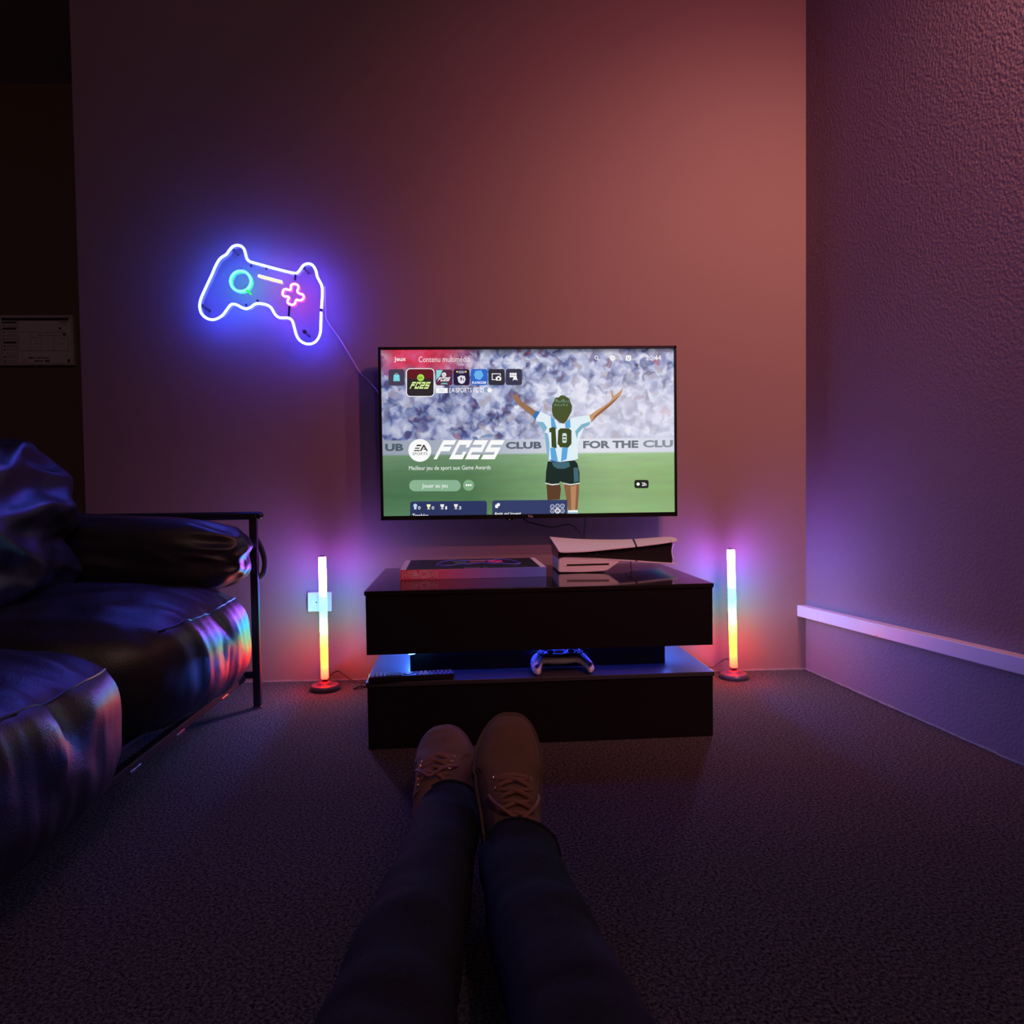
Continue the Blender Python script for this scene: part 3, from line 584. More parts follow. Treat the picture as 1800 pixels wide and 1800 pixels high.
M_ink = mat('ink_dark', (.03, .03, .035), .5, var=.2); M_ink2 = mat('ink_grey', (.18, .15, .16), .5, var=.2)
def PP(c, d): return (c/12.0, 540+d/12.0)          # poster crop coordinates -> photo pixels
def ink(rects, mt, name='print', k=2):
    bm = bmesh.new()
    for (a0, a1, b0, b1) in rects:
        vs_ = [bm.verts.new(Q(*PP(x, y), k)) for x, y in ((a0, b1), (a1, b1), (a1, b0), (a0, b0))]; bm.faces.new(vs_)
    return mk(name, bm, mt, fp, smooth=False)
ink([(35, 1448, 215, 285), (50, 345, 305, 342), (55, 340, 432, 478), (75, 345, 722, 768), (75, 105, 370, 405), (82, 118, 810, 845), (85, 118, 880, 915), (85, 122, 1030, 1065), (90, 125, 1120, 1150), (1245, 1290, 425, 470), (1425, 1478, 1095, 1165), (72, 100, 510, 550), (80, 105, 590, 620), (75, 105, 655, 690)], M_ink, 'bold_print')
fine = [(130, 350, y, y+7) for y in (372, 392, 412, 510, 530, 580, 598, 616, 650, 668, 686, 805, 822, 840, 880, 897, 960, 980, 1020, 1040, 1060, 1080, 1120, 1135)]
fine += [(365, 376, 300, 1160), (70, 430, 1168, 1180), (410, 1345, 524, 533), (404, 412, 540, 920), (404, 1455, 915, 925), (640, 648, 540, 915), (865, 872, 600, 915), (1133, 1141, 590, 915), (1448, 1456, 650, 935), (1268, 1275, 590, 655), (1268, 1450, 650, 658), (640, 860, 648, 655), (800, 870, 590, 600), (870, 1280, 592, 600), (485, 520, 735, 755), (740, 800, 768, 780), (980, 1030, 768, 780), (1275, 1320, 768, 780), (805, 825, 570, 610), (980, 1015, 545, 560), (1265, 1425, 305, 325), (1250, 1420, 350, 358), (1300, 1420, 370, 378), (440, 590, 1100, 1106), (440, 590, 1130, 1136), (440, 570, 1155, 1161), (700, 735, 625, 640)]
ink(fine, M_ink2, 'fine_print')
bm = bmesh.new(); vs_ = [bm.verts.new(Q(*PP(1362+42*cos(i*pi/10), 572+38*sin(i*pi/10)), 2)) for i in range(20)]; bm.faces.new(vs_); mk('marker_dot', bm, M_ink2, fp, smooth=False)
def scrawl(x0, x1, y, amp, ph):
    P = [Q(*PP(x0+(x1-x0)*i/60, y+amp*sin(i*1.05+ph)*(.5+.5*abs(sin(i*.31+ph)))), 3) for i in range(61)]
    mk('handwriting', tube(bmesh.new(), P, .0011, 4), M_ink, fp)
scrawl(605, 700, 1068, 18, .3); scrawl(730, 755, 1072, 9, 1); scrawl(780, 1045, 1068, 15, 2.0); scrawl(730, 905, 1138, 18, .9); scrawl(950, 1050, 1138, 22, 2.6)
gl, N_, L_, P_ = nmat('cover_glass')
t_ = N_.new('ShaderNodeBsdfTransparent'); g_ = N_.new('ShaderNodeBsdfGlossy'); g_.inputs['Roughness'].default_value = .03; mx_ = N_.new('ShaderNodeMixShader')
mx_.inputs[0].default_value = .035; L_.new(t_.outputs[0], mx_.inputs[1]); L_.new(g_.outputs[0], mx_.inputs[2]); L_.new(mx_.outputs[0], N_['Material Output'].inputs[0])
mk('cover_glass', box(x0+fwid, x1-fwid, YP-.005, YP-.004, z0+fwid, z1-fwid), gl, fp, smooth=False)

# ------------------------------------------------------------------ flat carton on the table
ZT = .388
c0, c1 = on(703.3, 1020, z=ZT), on(960.3, 1013.8, z=ZT)
cw = (c1-c0).length; ca = atan2(c1.y-c0.y, c1.x-c0.x); cdp, chh = .262, .0275
ct = thing('flat_carton', 'flat printed carton for a neon light lying on the black table', 'box', tuple(c0), ca)
def carton_mat(top):
    M, N, L, P = nmat('carton_print_side' if not top else 'carton_print_edge')
    P.inputs['Roughness'].default_value = .35
    tc = N.new('ShaderNodeTexCoord'); sp = N.new('ShaderNodeSeparateXYZ'); L.new(tc.outputs['Object'], sp.inputs[0])
    mr = N.new('ShaderNodeMapRange'); L.new(sp.outputs[1 if top else 0], mr.inputs[0]); mr.inputs[2].default_value = cdp if top else cw
    r = N.new('ShaderNodeValToRGB'); e = r.color_ramp.elements
    st = [(0, (.5, .4, .95)), (.35, (.9, .75, .9)), (1, (.95, .85, .9))] if top else [(0, (.85, .10, .17)), (.28, (.75, .17, .36)), (.55, (.36, .22, .75)), (.80, (.17, .24, .95)), (1, (.15, .28, .95))]
    while len(e) < len(st): e.new(.5)
    for k, (p, c) in enumerate(st): e[k].position = p; e[k].color = (*c, 1)
    L.new(mr.outputs[0], r.inputs[0]); L.new(r.outputs[0], P.inputs['Base Color']); return M
body = mk('carton_body', box(0, cw, 0, cdp, 0, chh, .0008), carton_mat(False), ct, world=False)
M_le = mat('lid_edge_pale', (.85, .76, .84), .35, var=.03)
for u_ in (.001, cw-.016): mk('lid_edge', box(u_, u_+.015, .002, cdp-.002, chh-.0005, chh+.0008), M_le, ct, world=False, smooth=False)
mk('lid_print', box(.016, cw-.016, .001, cdp-.001, chh-.0005, chh+.0006), mat('print_black', (.012, .011, .016), .3, var=.2), ct, world=False, smooth=False)
def cl(u, v, z=.0016): return Vector((u, v, chh+z))
def outl(s, c, name, mt, r, closed=True): mk(name, tube(bmesh.new(), catmull([cl(*c(p)) for p in s], 4, closed), r, 5, closed), mt, ct, world=False)
cx_, cyy = cw*.52, cdp*.54
base = [Vector((x-660, 560-y)) for x, y in OUT]
rot_ = Matrix.Rotation(radians(14.5), 2)
mp_ = lambda p: ((lambda q: (cx_+q.x*.00021*1.02, cyy+q.y*.00021))(rot_ @ p))
M_pb = mat('print_blue', (.16, .14, .75), .4, var=.1); M_pg = mat('print_green', (.08, .22, .14), .4, var=.1); M_pp = mat('print_pink', (.72, .05, .30), .4, var=.1); M_po = mat('print_orange', (.45, .16, .05), .4, var=.1)
outl(base, mp_, 'printed_outline', M_pb, .0018)
outl([Vector((478-660+92*cos(a), 560-433+92*sin(a))) for a in [i*pi/9 for i in range(18)]], mp_, 'printed_ring', M_pg, .0018)
outl([Vector((x-660, 560-y)) for x, y in PLUS], mp_, 'printed_plus', M_pp, .0024)
outl([Vector((640-660, 560-384)), Vector((850-660, 560-440))], mp_, 'printed_bar', M_po, .0018, False)
bm = bmesh.new()
for i in range(8):
    u = cw*.44+i*.0075+(.006 if i > 5 else 0); bx(bm, u, u+.0045, .014, .020-.002*(i % 2), chh, chh+.0012)
mk('printed_caption', bm, mat('print_pale', (.5, .45, .6), .4, var=.1), ct, world=False, smooth=False)
# outlined lettering on the front: N E O N as tube contours
M_let = mat('print_light_pink', (.98, .93, .95), .4, var=.05)
def letter(pl, x, w_): 
    mk('carton_lettering', tube(bmesh.new(), [Vector((x+a*w_, -.0006, .0052+b*.0185)) for a, b in pl], .0008, 5, True), M_let, ct, world=False)
LN = [(0, 0), (0, 1), (.3, 1), (.78, .30), (.78, 1), (1, 1), (1, 0), (.72, 0), (.22, .70), (.22, 0)]
LE = [(1, .28), (1, .08), (.85, 0), (.15, 0), (0, .15), (0, .42), (.12, .5), (0, .6), (0, .88), (.14, 1), (.6, 1), (.72, .9), (.72, .72), (.52, .72), (.48, .80), (.28, .80), (.22, .72), (.28, .60), (1, .60), (1, .42), (.28, .42), (.22, .34), (.28, .24)]
LO = rrect(0, 1, 0, 1, .2, 4); LI = rrect(.2, .8, .24, .76, .12, 4)
letter(LN, .0065, .0175); letter(LE, .0285, .0215); letter(LO, .0535, .0215); letter(LI, .0535, .0215); letter(LN, .0785, .0205)

# ------------------------------------------------------------------ game console
gc = thing('game_console', 'white curved game console lying flat on the black table', 'game console', (.37, -.25, ZT))
YF, YK = -.358, -.150
def crv(pts, y): return catmull([on(955+a/7.2, 935+b/7.2, y=y) for a, b in pts], 5)
def resample(C, n):
    L_ = [0]
    for a, b in zip(C, C[1:]): L_.append(L_[-1]+(b-a).length)
    out = []; j = 0
    for i in range(n):
        t = L_[-1]*i/(n-1)
        while j < len(C)-2 and L_[j+1] < t: j += 1
        out.append(C[j].lerp(C[j+1], (t-L_[j])/max(1e-9, L_[j+1]-L_[j])))
    return out
def plate(front, back, thick, bulge, lo=0, hi=1):
    n, mrows = 60, 14; A, B = resample(front, n), resample(back, n); bm = bmesh.new(); g = []
    i0, i1 = int(lo*(n-1)), int(hi*(n-1))
    for j in range(mrows+1):
        t = j/mrows; row = []
        for i in range(i0, i1+1):
            p = A[i].lerp(B[i], t); p.z += bulge*sin(pi*t); row.append(p)
        g.append(row)
    T = [[bm.verts.new(p) for p in r_] for r_ in g]; Bv = [[bm.verts.new(p-Vector((0, 0, thick))) for p in r_] for r_ in g]
    C_ = len(T[0])
    for j in range(mrows):
        for i in range(C_-1):
            bm.faces.new((T[j][i], T[j][i+1], T[j+1][i+1], T[j+1][i])); bm.faces.new((Bv[j][i], Bv[j+1][i], Bv[j+1][i+1], Bv[j][i+1]))
    for i in range(C_-1):
        for j, s_ in ((0, 1), (mrows, -1)): bm.faces.new((T[j][i], Bv[j][i], Bv[j][i+1], T[j][i+1]))
    for j in range(mrows):
        for i in (0, C_-1): bm.faces.new((T[j][i], T[j+1][i], Bv[j+1][i], Bv[j][i]))
    return bm
topF = crv([(193, 236), (215, 248), (340, 250), (600, 236), (900, 206), (1180, 178), (1500, 138), (1660, 112), (1696, 100)], YF)
topB = crv([(80, 60), (250, 75), (500, 90), (800, 96), (1100, 91), (1400, 71), (1560, 62), (1640, 66), (1690, 84)], YK)
M_shell = mat('console_white', (.82, .80, .81), .34, var=.02, vscale=10)
for lo, hi in ((0, .655), (.67, 1)): mk('top_panel', plate(topF, topB, .0030, .001, lo, hi), M_shell, gc)
botF = crv([(200, 346), (235, 332), (320, 326), (700, 336), (1000, 354), (1180, 363), (1400, 380), (1700, 398)], YF)
botB = [Vector((p.x*1.0, YK, p.z-.004)) for p in botF]
for lo, hi in ((0, .655), (.667, 1)): mk('bottom_panel', plate(botF, botB, .0028, 0, lo, hi), M_shell, gc)
# black core between the panels
A, B = resample(topF, 40), resample(topB, 40); Cc, Dd = resample(botF, 40), resample(botB, 40)
bm = bmesh.new(); rings = []
for i in range(40):
    a, b, c, d = A[i], B[i], Cc[i], Dd[i]
    f0 = max(0, (i-33)/6)*.006
    xa = min(a.x, on(955+1640/7.2, 950, y=YF).x-f0*0); xa = max(xa, c.x*.0+xa)
    rings.append([bm.verts.new(p) for p in (Vector((xa, YF+.010, a.z-.0025)), Vector((min(b.x, xa+.02), YK-.006, b.z-.0025)), Vector((min(d.x, xa+.01), YK-.006, d.z)), Vector((min(c.x, xa), YF+.010, c.z)))])
for r1, r2 in zip(rings, rings[1:]):
    for k in range(4):
        try: bm.faces.new((r1[k], r1[(k+1) % 4], r2[(k+1) % 4], r2[k]))
        except ValueError: pass
bm.faces.new(rings[0]); bm.faces.new(rings[-1][::-1])
bmesh.ops.remove_doubles(bm, verts=bm.verts, dist=.0004)
mk('core', bm, mat('console_black', (.016, .015, .016), .26, spec=.5, var=.15), gc, smooth=True, angle=25)
# curved white end fin at the far right
fin = [on(955+a/7.2, 935+b/7.2, y=YF+.01) for a, b in ((1655, 150), (1635, 190), (1626, 240), (1632, 300), (1650, 345))]
mk('end_fin', tube(bmesh.new(), catmull(fin, 5), .0016, 6), M_shell, gc)
# disc drive bulge
dl = [on(955+a/7.2, 935+b/7.2, y=YF) for a, b in ((192, 350), (190, 505), (215, 514), (500, 508), (760, 500), (815, 488), (850, 465), (890, 425), (945, 378), (990, 362), (600, 340), (300, 334))]
dl = [Vector((p.x, p.y, max(p.z, ZT+.001))) for p in dl]
bm = prism(bmesh.new(), dl, (0, .185, 0))
bmesh.ops.bevel(bm, geom=[e for e in bm.edges], offset=.002, segments=2, affect='EDGES')
mk('disc_drive', bm, M_shell, gc)
sl = [on(955+a/7.2, 935+b/7.2, y=YF-.0006) for a, b in ((298, 411), (832, 397), (832, 418), (298, 432))]
mk('disc_slot', prism(bmesh.new(), sl, (0, .004, 0)), M_plastic, gc, smooth=False)
sl = [on(955+a/7.2, 935+b/7.2, y=YF-.0008) for a, b in ((262, 418), (294, 416), (294, 432), (262, 434))]
mk('eject_button', prism(bmesh.new(), sl, (0, .003, 0)), mat('button_pale', (.9, .8, .75), .3, var=.05), gc, smooth=False)
for a in ((330, 288), (585, 284), (680, 282)):
    q = on(955+a[0]/7.2, 935+a[1]/7.2, y=YF+.0095); mk('port', box(q.x-.004, q.x+.004, q.y-.0004, q.y+.001, q.z-.0009, q.z+.0009), mat('port_rim', (.08, .07, .06), .3, var=.1), gc, smooth=False)
q = on(955+1112/7.2, 935+485/7.2, z=ZT)
mk('foot', tube(bmesh.new(), [(q.x, q.y, ZT), (q.x, q.y, ZT+.003), (q.x-.001, q.y, ZT+.02), (q.x-.001, q.y, ZT+.034)], [.005, .0022, .0016, .003], 8), mat('clear_foot', (.5, .45, .45), .1, var=.05, spec=.8), gc)

# ------------------------------------------------------------------ inflated flat shapes (gamepad)
def inflate(poly2, thick, fn, nx=56, power=.5, inner=None):
    """2D outline -> pillow mesh: fn(u,v,h)->point; height follows the distance to the outline"""
    bm = bmesh.new(); vs_ = [bm.verts.new((p[0], p[1], 0)) for p in poly2]; bm.faces.new(vs_)
    xs = [p[0] for p in poly2]; ys = [p[1] for p in poly2]; step = (max(xs)-min(xs))/nx
    for ax, lo, hi in ((0, min(xs), max(xs)), (1, min(ys), max(ys))):
        k = lo+step
        while k < hi-step*.3:
            nrm = Vector((1, 0, 0)) if ax == 0 else Vector((0, 1, 0))
            bmesh.ops.bisect_plane(bm, geom=bm.verts[:]+bm.edges[:]+bm.faces[:], plane_co=nrm*k, plane_no=nrm, dist=1e-6); k += step
    bmesh.ops.triangulate(bm, faces=[f for f in bm.faces if len(f.verts) > 4])
    n = len(poly2); segs = [(Vector(poly2[i]), Vector(poly2[(i+1) % n])) for i in range(n)]
    def dist(p):
        best = 9
        for a, b in segs:
            ab = b-a; t = max(0, min(1, (p-a).dot(ab)/max(ab.length_squared, 1e-12))); best = min(best, (p-a-ab*t).length)
        return best
    D = {v: dist(Vector((v.co.x, v.co.y))) for v in bm.verts}; dm = inner or max(D.values())
    r = bmesh.ops.duplicate(bm, geom=bm.verts[:]+bm.edges[:]+bm.faces[:]); vm = r['vert_map']
    orig = list(D)
    for v in orig:
        s_ = min(1, D[v]/dm); h = thick*(1-(1-s_)**2)**power; u, vv = v.co.x, v.co.y
        v2 = vm[v]
        v.co = fn(u, vv, h); v2.co = fn(u, vv, -h)
    bmesh.ops.remove_doubles(bm, verts=bm.verts, dist=2e-5)
    return bm
gb = thing('game_controller', 'white and black wireless gamepad resting on the lower shelf', 'game controller', tuple(tw(.052, -.20, .165)), TYAW)
KS = 1/12.857
gc_c = tw(.0515, -.252, .1600); th = radians(18)
def G(u, v, h):            # u across, v along the tilted face (metres), h out of the face
    hb = h if h > 0 else h*.75
    sag = -.010*max(0, (.045-v)/.045)
    return Vector((gc_c.x+u, gc_c.y+v*cos(th)-hb*sin(th), gc_c.z+.0115+v*sin(th)+hb*cos(th)+sag*0))
def gp(L_): return [((a-880)/1390*.161, (775-b)/590*.096) for a, b in L_]
shell = [(335, 780), (270, 755), (220, 690), (195, 580), (190, 470), (205, 380), (250, 290), (330, 225), (450, 205), (560, 200), (620, 190), (1080, 180), (1140, 185), (1240, 190), (1340, 205), (1420, 270), (1480, 350), (1530, 450), (1565, 560), (1568, 640), (1530, 710), (1465, 755), (1425, 735), (1390, 650), (1340, 560), (1280, 480), (1200, 430), (1100, 445), (880, 462), (640, 455), (560, 440), (490, 450), (445, 520), (415, 620), (385, 740)]
mk('shell', inflate(gp(shell), .0155, G, 46), mat('pad_white', (.80, .79, .82), .4, var=.03), gb)
face = [(300, 735), (255, 670), (330, 620), (365, 520), (390, 420), (440, 330), (540, 290), (600, 215), (660, 215), (720, 300), (790, 325), (900, 325), (960, 300), (1020, 215), (1100, 210), (1150, 290), (1270, 320), (1350, 390), (1420, 500), (1480, 590), (1545, 640), (1470, 725), (1430, 690), (1380, 600), (1330, 520), (1270, 450), (1200, 405), (1100, 418), (880, 435), (640, 428), (560, 412), (470, 430), (420, 520), (385, 640), (350, 720)]
mk('face_plate', inflate(gp(face), .004, lambda u, v, h: G(u, v, .0135+h), 46), mat('pad_black', (.012, .012, .013), .42, var=.2), gb)
tp = [(690, 205), (1010, 195), (1000, 225), (950, 300), (900, 318), (790, 320), (740, 305), (690, 235)]
mk('touchpad', inflate(gp(tp), .003, lambda u, v, h: G(u, v, .0165+h), 20), bpy.data.materials['pad_white'], gb)
for a in ((640, 385), (1100, 375)):
    u, v = gp([a])[0]; c_ = G(u, v, .014); ax_ = (G(u, v, .03)-G(u, v, .02)).normalized()
    mk('stick', tube(bmesh.new(), [c_, c_+ax_*.009, c_+ax_*.010, c_+ax_*.0125, c_+ax_*.013], [.0045, .0045, .0085, .0085, .007], 18), bpy.data.materials['pad_black'], gb)
for a in ((1290, 265), (1345, 320), (1225, 300), (1285, 350), (430, 265), (480, 300), (385, 320), (430, 350)):
    u, v = gp([a])[0]; c_ = G(u, v, .0125); ax_ = (G(u, v, .03)-G(u, v, .02)).normalized()
    mk('button', tube(bmesh.new(), [c_, c_+ax_*.0055, c_+ax_*.0062], [.0036, .0036, .003], 12), bpy.data.materials['pad_white'], gb)
for s_ in (-1, 1):
    q = G(s_*.055, .086, -.004); mk('trigger', box(q.x-.014, q.x+.014, q.y-.006, q.y+.004, q.z-.012, q.z+.008, .004, 3), bpy.data.materials['pad_black'], gb)

# ------------------------------------------------------------------ remote control
rc0, rc1 = on(648, 1187.5, z=.181), on(797, 1179.5, z=.181)
rm = thing('remote_control', 'slim black remote control lying on the lower shelf', 'remote control', (rc0.x, rc0.y, .165), atan2(rc1.y-rc0.y, rc1.x-rc0.x))
rl = (rc1-rc0).length
mk('case', box(0, rl, -.018, .022, .0005, .0155, .003, 3), mat('remote_black', (.014, .014, .016), .33, var=.2), rm, world=False)
M_key = mat('rubber_key', (.12, .12, .14), .45, var=.1); M_key2 = mat('pale_key', (.55, .55, .6), .4, var=.1)
for i in range(19):
    for j in range(3):
        x = .012+i*.0102
        if 6 < i < 10: continue
        mk('key', box(x, x+.0066, -.012+j*.0105, -.0055+j*.0105, .0150, .0172, .0008, 1), M_key2 if i in (11, 12) else M_key, rm, world=False)
mk('direction_pad', lathe(bmesh.new(), [(.013, 0), (.013, .002), (.011, .0026), (.006, .0026), (.005, .0018)], (.012+8.3*.0102, .002, .0150), 24), M_key, rm, world=False)

# ------------------------------------------------------------------ sofa
sf = thing('sofa', 'black leather sofa with loose plump cushions on a black metal frame', 'sofa', (-1.0, -.95, 0))
def wr(P, fx, fy, fz, seed): return noise.noise(Vector((P.x*fx+seed, P.y*fy-seed, P.z*fz+seed*.5)))
def cushion(name, c, hs, N=44, n=4.0, rot=None, wrinkle=None, nz=None):
    bm = bmesh.new(); bmesh.ops.create_cube(bm, size=2)
    bmesh.ops.subdivide_edges(bm, edges=bm.edges, cuts=N, use_grid_fill=True)
    c = Vector(c); rot = rot or Matrix.Identity(3)
    for v in bm.verts:
        p = v.co.copy()
        p = Vector((math.tan(p.x*pi/4*.98), math.tan(p.y*pi/4*.98), math.tan(p.z*pi/4*.98)))
        r = (abs(p.x)**n+abs(p.y)**n+abs(p.z)**(nz or n))**(1/n); q = p/r
        P = Vector((q.x*hs[0], q.y*hs[1], q.z*hs[2])); nn = Vector((q.x/hs[0], q.y/hs[1], q.z/hs[2])).normalized()
        if wrinkle: P = P + nn*wrinkle(q, P) + Vector(())*0 if False else P + nn*wrinkle(q, P)
        v.co = c + rot @ P
    return mk(name, bm, M_leather, sf, angle=180)
def ridge(x): return 1-abs(x)*2
def seat_w(seed):
    def f(q, P):
        s = .010*wr(P, 5, 5, 5, seed) + .004*wr(P, 14, 14, 14, seed+3)
        if q.x > .55:                                     # front face: gathers falling from the seam
            k = (q.x-.55)/.45; top = max(0, min(1, (q.z+.7)/1.3))
            s += k*.013*top*(ridge(wr(P, 2, 14, 3.0, seed+7))-.6) + k*.006*(ridge(wr(P, 3, 30, 5, seed+9))-.6)
        if q.z > .6:                                      # creases pulling along the top
            k = (q.z-.6)/.4
            s += k*.011*(ridge(wr(P, 4.5, 13, 3, seed+11))-.6) + .010*k*(1-q.x*q.x)*(1-q.y*q.y)
        return s
    return f
R1 = Matrix.Rotation(radians(-2.5), 3, 'X')
fs = cushion('seat_cushion', (-.975, -.630, .240), (.362, .338, .155), n=3.1, wrinkle=seat_w(1.3))
nsn = cushion('seat_cushion', (-.970, -1.325, .215), (.345, .345, .150), n=3.6, wrinkle=seat_w(5.1))
def back_w(seed):
    def f(q, P):
        return .026*wr(P, 4, 4, 4, seed) + .034*(ridge(wr(P, 6, 3.5, 8, seed+2))-.6) + .010*(ridge(wr(P, 13, 9, 16, seed+5))-.6)
    return f
RB = Matrix.Rotation(radians(-14), 3, 'Y')
cushion('back_cushion', (-1.185, -.80, .555), (.165, .350, .200), n=3.4, rot=RB, wrinkle=back_w(2.2))
cushion('back_cushion', (-1.29, -1.50, .52), (.16, .335, .205), n=3.0, rot=RB, wrinkle=back_w(8.4))
def arm_w(q, P):
    s = .008*wr(P, 5, 6, 6, 4.4)+.005*(ridge(wr(P, 5, 18, 18, 1.1))-.6)
    if q.x > .5: s += (q.x-.5)*.03*(ridge(wr(P, 5, 22, 26, 6.6))-.5)
    return s
cushion('arm_cushion', (-1.03, -.365, .468), (.372, .090, .106), n=3.2, rot=Matrix.Rotation(radians(3.0), 3, 'Y'), wrinkle=arm_w)
# seams (piping) along the front upper edges
def seam(pp): mk('seam_piping', tube(bmesh.new(), catmull(pp, 8), .0028, 6), M_leather, sf)
def hem(name, pp, r): mk(name, tube(bmesh.new(), catmull(pp, 8), r, 6), M_steel, sf)
def tq(x, n=3.6, y=0): return x
def surf(c, hs, q, n, wf):
    q = Vector(q); r = (abs(q.x)**n+abs(q.y)**n+abs(q.z)**n)**(1/n); q = q/r
    P = Vector((q.x*hs[0], q.y*hs[1], q.z*hs[2])); nn = Vector((q.x/hs[0], q.y/hs[1], q.z/hs[2])).normalized()
    return Vector(c)+P+nn*(wf(q, P)+.0005)
seam([surf((-.975, -.630, .240), (.362, .338, .155), (1, -.85+1.72*i/24, .80), 3.1, seat_w(1.3)) for i in range(25)])
seam([surf((-.970, -1.325, .215), (.345, .345, .150), (1, -.85+1.72*i/24, .80), 3.6, seat_w(5.1)) for i in range(25)])
# frame
lx, ly = -.668, -.288
mk('leg', box(lx-.011, lx+.011, ly-.009, ly+.009, .006, .565, .003), M_steel, sf)
mk('leg_glide', box(lx-.013, lx+.013, ly-.011, ly+.011, 0, .007, .002), mat('glide_chrome', (.5, .5, .5), .25, metal=1, var=.1), sf)
mk('top_rail', tube(bmesh.new(), [(-1.44, ly+.004, .563), (-.66, ly+.004, .563), (-.648, ly+.004, .563), (-.642, ly+.004, .563), (-.640, ly+.004, .563)], [.012, .012, .0115, .008, .003], 14), M_steel, sf)
mk('leg', box(-1.46, -1.438, ly-.009, ly+.009, 0, .66, .003), M_steel, sf)
mk('leg', box(lx-.011, lx+.011, -1.99, -1.972, 0, .40, .003), M_steel, sf); mk('leg', box(-1.46, -1.438, -1.99, -1.972, 0, .66, .003), M_steel, sf)
mk('side_rail', box(-.722, -.700, -1.98, -.29, .080, .100, .003), mat('matt_black_rail', (.008, .008, .008), .7, var=.2, spec=.2), sf); mk('side_rail', box(-1.46, -1.438, -1.98, -.29, .085, .11, .003), M_steel, sf)
mk('cross_rail', box(-1.46, lx, ly-.008, ly+.008, .088, .108, .003), M_steel, sf); mk('cross_rail', box(-1.46, lx, -1.988, -1.972, .088, .108, .003), M_steel, sf)
mk('back_rail', tube(bmesh.new(), [(-1.449, -1.98, .655), (-1.449, -.285, .655)], .012, 12), M_steel, sf)
mk('seat_web', box(-1.44, -.755, -1.97, -.30, .098, .106), M_cable, sf)
mk('arm_strap', (lambda bm: bm)(tube(bmesh.new(), catmull([(-.668, ly+.012, .50), (-.655, ly+.02, .47), (-.645, ly+.022, .43), (-.648, ly+.018, .395), (-.662, ly+.012, .38)], 5), [.004]+[.008]*19+[.004], 8)), M_leather, sf)
for yy in (-.46, -.74, -.95, -1.12):  # added chrome pieces standing in for the glints along the side rail
    mk('rail_glint', box(-.7235, -.6985, yy-.022, yy+.022, .0795, .0865, .001), bpy.data.materials['glide_chrome'], sf)

# ------------------------------------------------------------------ seated person (only shoes and trouser legs are in view)
pe = thing('person', 'person sitting on the floor in brown laced shoes and dark jeans with legs stretched out', 'person', (0, -1.9, 0))
M_suede = mat('brown_suede', (.24, .14, .085), .8, var=.15, vscale=30, bump=.12, bscale=400, spec=.2)
M_sole = mat('shoe_sole', (.15, .10, .08), .65, var=.15, vscale=30, spec=.3)
M_lace = mat('shoe_lace', (.34, .15, .11), .7, var=.15, vscale=80)
M_eye = mat('eyelet_metal', (.75, .62, .45), .25, metal=1, var=.1)
M_jean = mat('dark_denim', (.022, .024, .036), .9, var=.35, vscale=120, bump=.2, bscale=500, spec=.1)
LEN = .285
def prof(s):                                 # s 0 heel .. 1 toe -> left, right half widths, top height
    wv = [(0, .030), (.06, .036), (.2, .039), (.4, .043), (.6, .0505), (.75, .0525), (.87, .046), (.95, .031), (1, .008)]
    hv = [(0, .075), (.06, .098), (.18, .108), (.30, .104), (.45, .090), (.60, .071), (.75, .058), (.88, .050), (.96, .040), (1, .020)]
    def ip(T):
        if T is wv and s > .64: return .0525*(1-((s-.64)/.36)**2.1)**.5+.0015
        for (a, x), (b, y) in zip(T, T[1:]):
            if s <= b:
                t = (s-a)/(b-a); t = t*t*(3-2*t)*.5+t*.5; return x+(y-x)*t
        return T[-1][1]
    return ip(wv), ip(hv)
